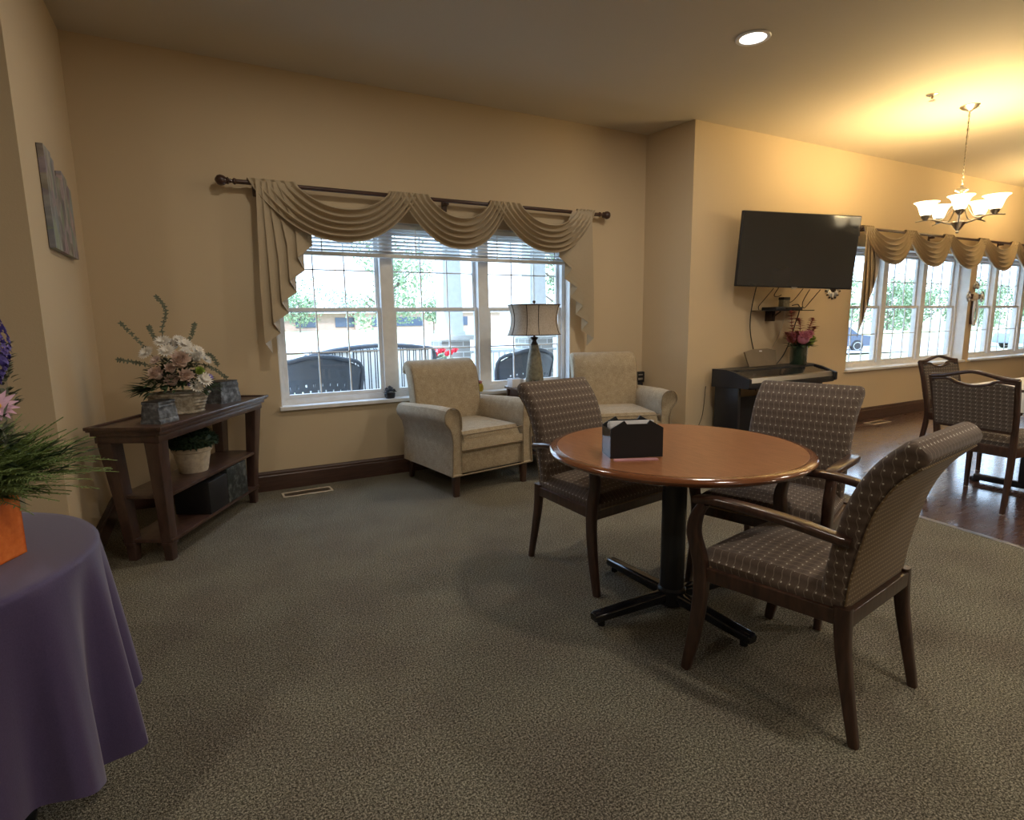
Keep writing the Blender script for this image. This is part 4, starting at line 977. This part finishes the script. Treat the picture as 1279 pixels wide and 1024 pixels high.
# ------------------------------------------------------------------ collage picture on the left wall
t = thing('photo_collage', 'unframed canvas photo collage with a stepped top edge on the left wall', 'picture', (XL, 3.85, 1.70))
g = G('collage print'); v = g.co(); s3 = g.sep(v); br = g.vor(g.mp(v, (1, 9, 5)), 1.7, 'Color'); n = g.noise(g.mp(v, (1, 9, 3)), 4, 4)
c = g.mix(.35, g.ramp(n, [(.3, (.03, .028, .04)), (.5, (.17, .13, .09)), (.62, (.40, .33, .24)), (.75, (.20, .11, .10))]), br)
hs = g.n('ShaderNodeHueSaturation'); hs.inputs['Saturation'].default_value = .35; hs.inputs['Value'].default_value = .75; g.set(hs.inputs['Color'], c)
c = g.mix(g.ma('LESS_THAN', s3[2], -.135), hs.outputs[0], (.20, .17, .12))
g.bsdf(c, .5); M['collage'] = g.m
# y from 3.60 to 4.18 (image left to right), z .. top steps
bm = BM(); poly = [(-.27, -.05), (.335, -.05), (.335, .33), (.25, .345), (.25, .37), (.12, .39), (.12, .34), (-.06, .33), (-.06, .40), (-.12, .405), (-.12, .425), (-.27, .43)]
rings(bm, [[Vector((.003, y, z)) for y, z in poly], [Vector((.028, y, z)) for y, z in poly]]); obj('canvas', bm, 'collage', t, smooth=False)
bm = BM(); rings(bm, [[Vector((.001, y, z)) for y, z in poly], [Vector((.0035, y, z)) for y, z in poly]]); obj('backing', bm, 'bronze', t, smooth=False)

# ------------------------------------------------------------------ sill ornaments
t = thing('sill_succulent', 'dark rosette succulent ornament on the window sill left of the armchair', 'plant', (1.345, WY+.02, .6425))
bm = BM(); lathe(bm, [(.035, 0), (.042, .012), (.045, .04), (.04, .045), (0, .043)], 20); obj('bowl', bm, 'blackmatte', t)
bm = BM()
for (x, y, z) in ((-.025, -.02, .05), (.028, -.015, .05), (0, 0, .075), (-.02, .02, .06), (.02, .02, .062), (0, -.03, .06)):
    for L2 in (0, 1, 2): daisy(bm, (x, y, z+.006*L2), .034-.008*L2, 8, (x*8, y*8, 1), .5, 15+22*L2, curl=-.2)
obj('rosettes', bm, 'stone', t)
t = thing('yellow_pot', 'small yellow pot with dried brown topping on the sill between armchair and lamp', 'plant pot', (2.16, WY+.015, .6425))
bm = BM(); lathe(bm, [(.034, 0), (.042, .02), (.043, .05), (.036, .066), (.038, .072), (.030, .07), (0, .066)], 24); obj('pot', bm, 'yellow', t)
bm = BM()
for k in range(26): leaf(bm, (random.uniform(-.02, .02), random.uniform(-.02, .02), .068), (random.uniform(-1, 1), random.uniform(-1, 1), 1.2), .035, .02)
obj('topping', bm, 'petal_rust', t)

# ------------------------------------------------------------------ wall cross
t = thing('wall_cross', 'ornate silver and wood cross on the pier between the dining windows', 'wall cross', (9.46, WY2, 1.40))
bm = BM(); box(bm, -.035, .035, -.035, -.002, -.27, .13, None, .01); box(bm, -.16, .16, -.033, -.002, .075, .145, None, .01); obj('cross_body', bm, 'cwood', t)
for nm, (x, z) in enumerate(((0, .24), (-.17, .11), (.17, .11))):
    bm = BM()
    for q in range(3):
        a = (PI/2 if nm == 0 else (PI if nm == 1 else 0))+(q-1)*1.25
        tube(bm, [(x+.035*math.cos(a)+.034*math.cos(b), -.03, z+.035*math.sin(a)+.034*math.sin(b)) for b in [2*PI*i/14 for i in range(15)]], .010, 7)
    ball(bm, (x, -.03, z), .026, 6); obj('scroll_finial', bm, 'steel', t)
bm = BM(); lathe(bm, [(0, -.05), (.05, -.045), (.065, -.03), (.06, 0), (0, 0)], 20, T((0, 0, .10), 0, -PI/2)); ball(bm, (0, -.04, .10), .06, 7, (1, .3, 1)); o = obj('centre_medallion', bm, 'pot', t)
bm = BM(); tube(bm, smooth_path([(-.02, -.04, .05), (-.05, -.05, -.06), (-.045, -.05, -.18), (.0, -.045, -.28), (.035, -.05, -.2), (.04, -.05, -.05), (.02, -.04, .05)], 5), .014, 8); obj('drape', bm, 'paper', t)

# ------------------------------------------------------------------ floor vents
def vent(p, rz, label):
    t = thing('floor_vent', label, 'floor vent', p, rz, 'metal floor registers')
    bm = BM(); frame_rail(bm, -.18, .18, -.062, .062, 0, .006, .016); obj('frame', bm, 'pot', t, smooth=False)
    bm = BM(); box(bm, -.165, .165, -.047, .047, .0, .002); 
    for k in range(28): box(bm, -.16+k*.0118, -.154+k*.0118, -.046, .046, .002, .005)
    obj('grille', bm, 'chrome', t, smooth=False)
vent((.61, 4.45, .0005), .02, 'pale metal floor vent in the carpet beneath the wide window')
vent((7.07, 3.90, -.001), .0, 'pale metal floor vent in the plank floor beneath the dining window')

# ------------------------------------------------------------------ wooden-framed dining chairs (front = -Y)
def frame_chair(loc, rz, label):
    t = thing('wood_frame_chair', label, 'chair', loc, rz, 'wood-framed chairs at the dining table')
    for s in (-1, 1):
        bm = BM(); pth = smooth_path([(s*.235, .285, 0), (s*.228, .245, .2), (s*.224, .225, .42), (s*.236, .262, .66), (s*.250, .315, .865)], 5); n = len(pth)
        bar(bm, pth, [.024+.010*math.sin(PI*i/(n-1)) for i in range(n)], [.026+.012*math.sin(PI*i/(n-1)) for i in range(n)]); o = obj('rear_leg', bm, 'cwood', t)
        bm = BM(); lathe(bm, [(.016, 0), (.016, .006), (.008, .012), (.008, .02)], 12, Matrix.Translation((s*.235, .285, -.002))); obj('glide', bm, 'steel', o)
        bm = BM(); pth = [(s*.238, -.225, 0), (s*.232, -.218, .41)]; bar(bm, pth, [.026, .036], [.026, .036]); o = obj('front_leg', bm, 'cwood', t)
        bm = BM(); lathe(bm, [(.016, 0), (.016, .006), (.008, .012), (.008, .02)], 12, Matrix.Translation((s*.238, -.225, -.002))); obj('glide', bm, 'steel', o)
    bm = BM(); box(bm, -.235, .235, -.235, -.21, .36, .425, None, .004); box(bm, -.225, .225, .205, .23, .36, .425, None, .004)
    for s in (-1, 1): box(bm, s*.228-.012, s*.228+.012, -.22, .21, .36, .425, None, .004)
    obj('seat_frame', bm, 'cwood', t)
    bm = BM(); seat_cushion(bm, .49, .44, -.25, .21, .425, .485, .02); obj('seat', bm, 'fab2', t, uv=True)
    # upholstered panel, leaning
    def lean(x, z, off=0):
        q = (z-.50)/.36; return Vector((x, .245+.065*q+off, z))
    bm = BM(); outl = [(-.222, .535), (.222, .535), (.236, .82), (.14, .835), (.09, .812), (0, .80), (-.09, .812), (-.14, .835), (-.236, .82)]
    rings(bm, [[lean(x, z, -.022) for x, z in outl], [lean(x, z, .020) for x, z in outl]]); obj('back_panel', bm, 'fab2', t, uv=True, smooth=False)
    bm = BM(); pts = smooth_path([lean(x, z) for x, z in ((-.25, .858), (-.17, .868), (-.10, .885), (0, .903), (.10, .885), (.17, .868), (.25, .858))], 4)
    n = len(pts); bar(bm, pts, .032, [.034-.010*math.sin(PI*i/(n-1)) for i in range(n)], side=(0, 1, 0), r=.35)
    pts = smooth_path([lean(x, z) for x, z in ((-.24, .842), (-.14, .846), (-.09, .824), (0, .808), (.09, .824), (.14, .846), (.24, .842))], 4)
    bar(bm, pts, .030, .018, side=(0, 1, 0), r=.35); obj('top_rail', bm, 'cwood', t)
    bm = BM(); bar(bm, [lean(-.22, .53), lean(.22, .53)], .028, .03, side=(0, 1, 0)); obj('lower_rail', bm, 'cwood', t)
    return t
A = frame_chair((4.72, 1.84, 0), math.radians(90-4), 'wood-framed dining chair with a handle-slot back, nearest to the carpet edge')
dup(A, (5.80, 2.33+.1, 0), math.radians(-6), 'wood-framed dining chair with a handle-slot back, behind the dining table near the window')

t = thing('dining_table', 'square dining table on a trestle base behind the near wood-framed chair', 'table', (5.60, 1.72, 0), math.radians(0))
bm = BM(); box(bm, -.5, .5, -.5, .5, .705, .735, None, .004); obj('tabletop', bm, 'dwood', t)
for s in (-1, 1):
    bm = BM(); bar(bm, [(s*.42, .08 if s < 0 else 0, .05), (s*.42, .08 if s < 0 else 0, .705)], .06, .06); bar(bm, [(s*.42, -.36, .035), (s*.42, .38, .035)], .055, .045, side=(1, 0, 0)); obj('trestle', bm, 'black', t)
for s in (-1, 1):
    for y in (-.36, .38):
        bm = BM(); lathe(bm, [(.03, .0), (.034, .012), (.028, .03), (0, .034)], 14, Matrix.Translation((s*.42, y, 0))); obj('foot', bm, 'blackmatte', t)
bm = BM(); n = 15; G_ = []
for j in range(n+1):
    row = []
    for i in range(n+1):
        u_, v_ = (i/n-.5)*1.34, (j/n-.5)*1.34; ox, oy = max(0, abs(u_)-.508), max(0, abs(v_)-.508)
        x = math.copysign(min(abs(u_), .508+.02*min(1, ox*8)), u_) if u_ else 0; y = math.copysign(min(abs(v_), .508+.02*min(1, oy*8)), v_) if v_ else 0
        row.append(bm.verts.new((x+ (.0 if not oy else .012*math.sin(u_*22)*min(1, oy*9)*0), y, .739-max(ox, oy)-.35*min(ox, oy))))
    G_.append(row)
for j in range(n):
    for i in range(n): bm.faces.new((G_[j][i], G_[j][i+1], G_[j+1][i+1], G_[j+1][i]))
o = obj('tablecloth', bm, 'linen', None, loc=(5.60, 1.72, 0)); tag(o, 'white cloth on the square dining table by the windows', 'tablecloth')
# ------------------------------------------------------------------ outdoors
def ground_z(x, y):
    a = -.42+(y-9.2)*.0192; b = -.75+max(0, y-26)*.055*0+max(0, y-30)*.03
    k = min(1, max(0, (x-18)/10)); k = k*k*(3-2*k); return a*(1-k)+min(b, 1.4)*k
g = G('lawn'); v = g.co(); n = g.noise(v, .25, 4); n2 = g.noise(v, 12, 3)
g.bsdf(g.mix(n, g.mix(n2, (.30, .36, .14), (.44, .47, .24)), (.62, .60, .44)), .95); M['lawn'] = g.m
M['concrete'] = speck('pale concrete', [(.58, .57, .55), (.66, .65, .63), (.74, .73, .71)], 8, .1, .003)
M['asphalt'] = speck('pale asphalt', [(.42, .42, .43), (.50, .50, .51), (.58, .58, .58)], 5, .1, .003)
M['resin'] = plain('charcoal resin wicker', (.065, .075, .095), .5)
g = G('striped cushion'); s = g.sep(g.co()); f = g.ma('FRACT', g.ma('DIVIDE', s[0], .085))
f2 = g.ma('FRACT', g.ma('DIVIDE', s[0], .0285))
st = g.ma('MULTIPLY', g.ma('LESS_THAN', f, .62), g.ma('LESS_THAN', f2, .5)); g.bsdf(g.mix(st, (.82, .82, .80), (.055, .06, .075)), .8); M['stripe'] = g.m
g = G('brick pier'); br = g.n('ShaderNodeTexBrick'); s = g.sep(g.co()); cx_ = g.n('ShaderNodeCombineXYZ'); g.set(cx_.inputs[0], g.ma('ADD', s[0], s[1])); g.set(cx_.inputs[1], s[2]); g.set(br.inputs['Vector'], cx_.outputs[0])
br.inputs['Scale'].default_value = 1; br.inputs['Brick Width'].default_value = .24; br.inputs['Row Height'].default_value = .085; br.inputs['Mortar Size'].default_value = .008
br.inputs['Color1'].default_value = (.30, .29, .28, 1); br.inputs['Color2'].default_value = (.42, .40, .38, 1); br.inputs['Mortar'].default_value = (.7, .7, .7, 1); g.bsdf(br.outputs[0], .9); M['brick'] = g.m
g = G('far red brick'); n = g.noise(g.co(), 3, 3); g.bsdf(g.mix(n, (.36, .24, .19), (.46, .33, .27)), .9); M['farbrick'] = g.m
M['darkglass'] = plain('dark window band', (.05, .07, .11), .15)
M['bark'] = plain('bark', (.14, .11, .09), .9)
M['treeleaf'] = leafmat('tree leaves', (.17, .25, .15), (.32, .42, .25))
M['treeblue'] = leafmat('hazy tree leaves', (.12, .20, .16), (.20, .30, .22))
M['carpaint'] = plain('dark car paint', (.03, .045, .08), .2, coat=.6)
M['carblue'] = plain('blue grey car paint', (.20, .25, .32), .25, coat=.6)
M['carwhite'] = plain('white car paint', (.72, .72, .72), .25, coat=.6)
M['rubber'] = plain('tyre rubber', (.02, .02, .022), .8)
bm = BM(); N_ = 60; G_ = []
for j in range(N_+1):
    row = []
    for i in range(N_+1):
        x = -60+260*(i/N_); y = 9.2+150*(j/N_)**1.4; row.append(bm.verts.new((x, y, ground_z(x, y))))
    G_.append(row)
for j in range(N_):
    for i in range(N_): bm.faces.new((G_[j][i], G_[j][i+1], G_[j+1][i+1], G_[j+1][i]))
o = obj('lawn', bm, 'lawn'); struct(o, 'sunlit lawn beyond the porch'); o['category'] = 'lawn'
bm = BM(); box(bm, -6, 12.5, 4.9, 8.9, -.35, -.15); o = struct(obj('patio', bm, 'concrete', smooth=False), 'pale porch floor outside the wide window')
bm = BM(); box(bm, -30, 60, 4.9, 9.21, -.9, -.46); o = struct(obj('ground_strip', bm, 'concrete', smooth=False), 'pale paving beside the house')
bm = BM(); rs = [[Vector((x, y, ground_z(x, y)+.03)) for y in (yy-(3 if x > 0 else 3), yy+3.0)] for x, yy in ((-40, 30), (-10, 30), (10, 29), (18, 26), (24, 21), (34, 20.5), (60, 20), (110, 20))]
vv = [[bm.verts.new(p) for p in r] for r in rs]
for a, b in zip(vv, vv[1:]): bm.faces.new((a[0], b[0], b[1], a[1]))
o = struct(obj('road', bm, 'asphalt', smooth=False), 'pale driveway across the lawn')
# porch: railing, piers, columns
t = thing('porch_railing', 'white baluster railing around the porch outside the wide window', 'railing', (0, 8.55, -.15))
for s, z0, z1 in (('top_rail', .93, .98), ('bottom_rail', .08, .12)):
    bm = BM(); box(bm, 1.62, 10.8, -.03, .03, z0-.04, z1-.04, None, .006); obj(s, bm, 'whiteext', t)
k = 0; x = 1.72
while x < 10.8 and k < 98:
    if not any(abs(x-c) < .30 for c in (3.5, 5.05, 8.9)):
        bm = BM(); box(bm, x-.014, x+.014, -.014, .014, .06, .91); obj('baluster', bm, 'whiteext', t, smooth=False); k += 1
    x += .105
t = thing('newel_post', 'white square newel post with flared cap at the left end of the porch railing', 'post', (1.63, 8.55, -.15))
bm = BM(); box(bm, -.05, .05, -.05, .05, 0, 1.02); obj('post', bm, 'whiteext', t, smooth=False)
bm = BM(); rings(bm, [[Vector((x*r, y*r, z)) for x, y in ((-1, -1), (1, -1), (1, 1), (-1, 1))] for r, z in ((.055, 1.0), (.085, 1.07), (.095, 1.10), (.095, 1.13), (.0, 1.15))]); obj('cap', bm, 'whiteext', t, smooth=False)
for i, (cx2, lb) in enumerate(((3.5, 'left porch pier of grey brick under a white column'), (5.05, 'middle porch pier of grey brick under a white column, seen behind the table lamp'), (8.9, 'right porch pier of grey brick hidden from the wide window'))):
    t = thing('porch_pier', lb, 'pier', (cx2, 8.6, -.15), 0, 'brick porch piers')
    bm = BM(); box(bm, -.24, .24, -.24, .24, 0, 1.12); obj('brick_base', bm, 'brick', t, smooth=False)
    bm = BM(); box(bm, -.30, .30, -.30, .30, 1.12, 1.20, None, .01); obj('stone_cap', bm, 'concrete', t)
    bm = BM(); rings(bm, [[Vector((x*r, y*r, z)) for x, y in ((-1, -1), (1, -1), (1, 1), (-1, 1))] for r, z in ((.19, 1.20), (.19, 1.26), (.165, 1.26), (.14, 2.75))]); obj('column', bm, 'whiteext', t, smooth=False)
bm = BM(); box(bm, 2.9, 12.3, 4.88, 9.1, 2.6, 2.8); struct(obj('porch_roof', bm, 'whiteext', smooth=False), 'white porch roof')
# patio seats
def wicker_chair(loc, rz, w_, label, hback=.95):
    t = thing('wicker_chair', label, 'patio chair', loc, rz, 'dark wicker porch chairs')
    # back towards -Y local (back seen from the house), seat towards +Y
    bm = BM(); cols = 22; rows = 12; G2 = []
    for j in range(rows+1):
        q = j/rows; row = []
        for i in range(cols+1):
            u_ = i/cols*2-1; ww = w_*(.80+.20*q)
            row.append(bm.verts.new((u_*ww/2, -.30+.16*abs(u_)**2.2-.10*q, .36+(hback-.36)*q-(.15*abs(u_)**2.2)*q**2)))
        G2.append(row)
    for j in range(rows):
        for i in range(cols):
            if 3 <= j <= 7 and 1 < i < cols-2 and (i+j) % 2 == 0:
                a, b, c, d = G2[j][i], G2[j][i+1], G2[j+1][i+1], G2[j+1][i]; m_ = (a.co+b.co+c.co+d.co)/4
                vs = [bm.verts.new(m_+(v.co-m_)*.45) for v in (a, b, c, d)]
                for p_, q_, r_, s_ in ((a, b, vs[1], vs[0]), (b, c, vs[2], vs[1]), (c, d, vs[3], vs[2]), (d, a, vs[0], vs[3])): bm.faces.new((p_, q_, r_, s_))
            else: bm.faces.new((G2[j][i], G2[j][i+1], G2[j+1][i+1], G2[j+1][i]))
    obj('backrest', bm, 'resin', t, solid=.02)
    bm = BM(); tube(bm, [v.co.copy() for v in []] or smooth_path([(-w_/2*.80, -.14, .36), (-w_/2, -.24, hback-.15), (-w_/2*.5, -.385, hback-.03), (0, -.40, hback), (w_/2*.5, -.385, hback-.03), (w_/2, -.24, hback-.15), (w_/2*.80, -.14, .36)], 5), .02, 8); obj('rim', bm, 'resin', t)
    bm = BM(); box(bm, -w_*.42, w_*.42, -.28, .32, .30, .38, None, .02); obj('seat', bm, 'resin', t)
    for s in (-1, 1):
        bm = BM(); bar(bm, smooth_path([(s*w_*.46, -.26, .64), (s*w_*.50, 0, .65), (s*w_*.48, .30, .60)], 4), .06, .035); bar(bm, [(s*w_*.47, .28, 0), (s*w_*.47, .28, .60)], .04, .04); obj('arm', bm, 'resin', t)
        bm = BM(); bar(bm, [(s*w_*.40, -.26, 0), (s*w_*.40, -.26, .32)], .04, .04); obj('leg', bm, 'resin', t)
    return t
wicker_chair((1.0, 6.12, -.15), math.radians(-4), .86, 'large dark wicker porch chair right behind the left pane of the wide window', 1.10)
wicker_chair((3.33, 6.15, -.15), math.radians(6), .80, 'dark wicker porch chair seen behind the table lamp', 1.08)
t = thing('cushioned_bench', 'dark wicker porch bench with black and white striped cushions', 'bench', (1.75, 7.25, -.15), math.radians(8))
bm = BM(); tube(bm, smooth_path([(-.85, -.1, .3), (-.86, -.32, .95), (-.6, -.40, 1.08), (0, -.42, 1.14), (.6, -.40, 1.10), (.86, -.32, .98), (.85, -.1, .3)], 5), .028, 8); box(bm, -.85, .85, -.30, .35, .26, .36, None, .02)
for s in (-1, 1): bar(bm, [(s*.84, -.25, .66), (s*.86, .36, .62), (s*.84, .36, .05)], .06, .05); bar(bm, [(s*.8, -.28, 0), (s*.8, -.28, .35)], .05, .05)
obj('frame', bm, 'resin', t)
for k in range(3):
    x = -.54+k*.54
    bm = BM(); box(bm, x-.26, x+.26, -.40, -.26, .44, 1.11, T((0, 0, 0), 0, math.radians(0)), .04, 3); obj('back_cushion', bm, 'stripe', t)
    bm = BM(); box(bm, x-.26, x+.26, -.28, .34, .36, .47, None, .035, 3); obj('seat_cushion', bm, 'stripe', t)
t = thing('cushioned_bench', 'second striped-cushion porch bench at the far left, side-on', 'bench', (.28, 7.6, -.15), math.radians(95))
bm = BM(); tube(bm, smooth_path([(-.5, -.1, .3), (-.52, -.32, .9), (0, -.40, 1.04), (.52, -.32, .9), (.5, -.1, .3)], 5), .028, 8); box(bm, -.5, .5, -.30, .35, .0, .36, None, .02); obj('frame', bm, 'resin', t)
bm = BM(); box(bm, -.42, .42, -.38, -.26, .44, .98, None, .04, 3); obj('back_cushion', bm, 'stripe', t)
t = thing('flower_planter', 'red and green flowers in a dark planter on the porch, behind the left cream armchair', 'planter', (2.98, 7.9, -.15))
bm = BM(); lathe(bm, [(.16, 0), (.22, .35), (.24, .72), (.22, .70), (0, .70)], 24); obj('pot', bm, 'resin', t)
bm = BM()
for k in range(160): a = random.uniform(0, 2*PI); leaf(bm, (random.uniform(-.2, .2), random.uniform(-.15, .15), random.uniform(.7, .95)), (math.cos(a), math.sin(a), random.uniform(-.2, 1)), .10, .05)
obj('foliage', bm, 'treeleaf', t)
for k in range(9):
    bm = BM(); c = (-.22+.055*k, -.16+random.uniform(-.05, .05), random.uniform(.84, 1.02)); blossom(bm, c, .06, 18, up=(0, -1, .6)); ball(bm, c, .035, 6); obj('flower', bm, 'petal_red', t)
# far building
t = thing('school_building', 'long low brick building with dark window bands far across the lawn', 'building', (12, 57, .45))
bm = BM(); box(bm, -10, 1.2, 0, 12, -.6, 1.65); box(bm, 1.2, 18, -.5, 12, -.6, 1.75); obj('walls', bm, 'farbrick', t, smooth=False)
bm = BM(); box(bm, -10.2, 18.2, -.8, 12.2, 1.65, 1.95); obj('roof_edge', bm, 'concrete', t, smooth=False)
for x0, x1 in ((-8.6, -5.4), (-4.2, -2.4), (-.6, 2.4), (2.8, 4.4), (5.0, 8.0), (10, 13)):
    bm = BM(); box(bm, x0, x1, -.58 if x0 > .5 else -.08, .1, .35, 1.25)
    obj('window', bm, 'darkglass', t, smooth=False)
t = thing('pale_house', 'pale two-storey building beyond the porch columns', 'building', (21.5, 34, -.1))
bm = BM(); box(bm, 0, 9, 0, 8, -.8, 2.3); obj('walls', bm, 'whiteext', t, smooth=False)
bm = BM(); box(bm, 1.2, 2.2, -.06, .1, .6, 1.6); obj('window', bm, 'darkglass', t, smooth=False)
# trees
def tree(loc, H, R, label, nl, group, mat='treeleaf', seed=1, trunkh=.25, lf=1):
    rnd = random.Random(seed); t = thing('leafy_tree', label, 'tree', loc, 0, group)
    bm = BM(); tube(bm, [(0, 0, -.5), (.03*H*.3, 0, H*trunkh), (0, .02*H, H*.7)], [.035*H*.6, .028*H*.6, .01*H], 8)
    for k in range(6):
        a = rnd.uniform(0, 2*PI); z = H*(trunkh+.1+.06*k); tube(bm, [(0, 0, z), (R*.6*math.cos(a), R*.6*math.sin(a), z+H*.14)], [.012*H, .004*H], 6)
    obj('trunk', bm, 'bark', t)
    bm = BM(); lobes = [(rnd.uniform(-.5, .5)*R, rnd.uniform(-.5, .5)*R, H*(trunkh+.12+(1-trunkh-.2)*rnd.random()), R*rnd.uniform(.35, .6)) for _ in range(9)]
    for k in range(nl):
        c = lobes[k % 9]; d = Vector((rnd.gauss(0, 1), rnd.gauss(0, 1), rnd.gauss(0, 1))).normalized(); p = Vector(c[:3])+d*c[3]*rnd.uniform(.55, 1.1)
        s = H*rnd.uniform(.018, .034)*(2000/nl)**.4*lf; q = Vector((rnd.gauss(0, 1), rnd.gauss(0, 1), rnd.gauss(0, 1))).normalized(); a = d.cross(q).normalized()*s; b = q*s*.7
        bm.faces.new([bm.verts.new(p+x) for x in (-a, b, a, -b)])
    obj('crown', bm, mat, t, smooth=False); return t
tree((4.35, 14.5, -.33), 3.7, 1.25, 'slender young tree with sparse leaves just beyond the porch, behind the window mullion', 2600, 'young trees on the lawn', seed=3, lf=.5)
tree((11.3, 17.5, -.3), 4.4, 1.4, 'young leafy tree beyond the porch, at the right edge of the wide window', 2600, 'young trees on the lawn', seed=4, lf=.5)
tree((7.6, 53, .3), 3.6, 2.0, 'small round tree in front of the far brick building', 1500, 'small trees by the brick building', seed=5)
tree((16.5, 44, .3), 3.0, 1.5, 'small tree right of the brick building windows', 1200, 'small trees by the brick building', seed=6)
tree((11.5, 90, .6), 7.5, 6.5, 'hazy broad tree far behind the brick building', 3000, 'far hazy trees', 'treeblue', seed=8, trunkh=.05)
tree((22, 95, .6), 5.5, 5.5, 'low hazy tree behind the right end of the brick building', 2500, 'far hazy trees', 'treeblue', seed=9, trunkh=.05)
for k in range(12):
    tree((60+k*5.6, 41+1.5*math.sin(k*2.1)-k*.25, ground_z(61, 41)-.2), 6.2+1.1*math.sin(k*1.7), 2.9, 'bushy green tree in the row beyond the drive, %s' % ['partly behind the television', 'above the dark car', 'just right of the dark car', 'left of the middle mullion', 'behind the middle mullion', 'right of the middle mullion', 'above the middle of the drive', 'left of the wall cross', 'right behind the wall cross', 'right of the wall cross', 'above the blue car', 'furthest right in the row'][k], 1500, 'row of trees beyond the drive', seed=20+k, trunkh=.04)
def shrub(loc, r, label, seed):
    rnd = random.Random(seed); t = thing('garden_shrub', label, 'shrub', loc, 0, 'shrubs under the dining windows'); bm = BM()
    for k in range(220):
        a = rnd.uniform(0, 2*PI); el = rnd.uniform(0, 1.5); d = Vector((math.cos(a)*math.cos(el), math.sin(a)*math.cos(el), math.sin(el)))
        leaf(bm, d*r*rnd.uniform(.3, 1)*Vector((1, 1, 1)).x, d, r*.28, r*.12, nseg=2)
    obj('foliage', bm, 'treeleaf', t)
    bm = BM(); tube(bm, [(0, 0, -.1), (0, 0, r*.6)], .02, 6); obj('stem', bm, 'bark', t)
for k, (x, y, r, lb) in enumerate(((12.6, 6.3, .38, 'low shrub below the middle dining pane'), (14.6, 6.9, .40, 'low shrub below the right pane of the nearer dining window'), (17.6, 6.9, .5, 'low shrub seen low in the further dining window'), (19.8, 7.3, .45, 'low shrub at the right frame edge beyond the further dining window'))):
    shrub((x, y, -.47), r, lb, 50+k)
def car(loc, rz, mat, label):
    t = thing('parked_car', label, 'car', loc, rz, 'parked cars')
    W = .88; side = [(-2.2, .32), (-2.22, .62), (-2.05, .88), (-1.5, .95), (-.95, 1.38), (.35, 1.44), (1.05, .98), (1.95, .84), (2.2, .60), (2.2, .30)]
    bm = BM(); rs = []
    for y, k, in ((-W, .96), (-W*.97, 1), (W*.97, 1), (W, .96)): rs.append([Vector((x*k, y*(1 if z < .95 else .82), .3+(z-.3)*k)) for x, z in side])
    rings(bm, rs); obj('body', bm, mat, t)
    bm = BM(); gl = [(-1.38, .97), (-.90, 1.34), (.32, 1.39), (.92, .99)]
    rings(bm, [[Vector((x, y, z)) for x, z in gl] for y in (-W*.93, W*.93)]); obj('windows', bm, 'darkglass', t)
    for x in (-1.35, 1.38):
        for s in (-1, 1):
            mt = Matrix.Translation((x, s*(W-.08), .32)) @ Matrix.Rotation(PI/2, 4, 'X')
            bm = BM(); lathe(bm, [(.18, -.1), (.32, -.10), (.335, -.06), (.335, .06), (.32, .10), (.18, .1)], 24, mt); wh = obj('tyre', bm, 'rubber', t)
            bm = BM(); lathe(bm, [(0, -.075), (.06, -.09), (.06, .09), (0, .075)], 12, mt); lathe(bm, [(.19, -.105), (.22, -.105), (.22, .105), (.19, .105)], 24, mt, False)
            for q in range(7): a = 2*PI*q/7; tube(bm, [mt @ Vector((.04*math.cos(a), .04*math.sin(a), h_)) for h_ in (0,)]+[mt @ Vector((.21*math.cos(a), .21*math.sin(a), 0))], .03, 6)
            obj('hub', bm, 'steel', wh)
    return t
fw = Vector((.857, -.51, 0))
car((31.9, 20.9, -.76), math.atan2(-.51, .857)+PI, 'carpaint', 'dark parked car seen through the lower left pane of the nearer dining window')
car((43.4, 15.3, -.76), math.atan2(-.30, .95), 'carblue', 'blue-grey parked car seen through the further dining window')
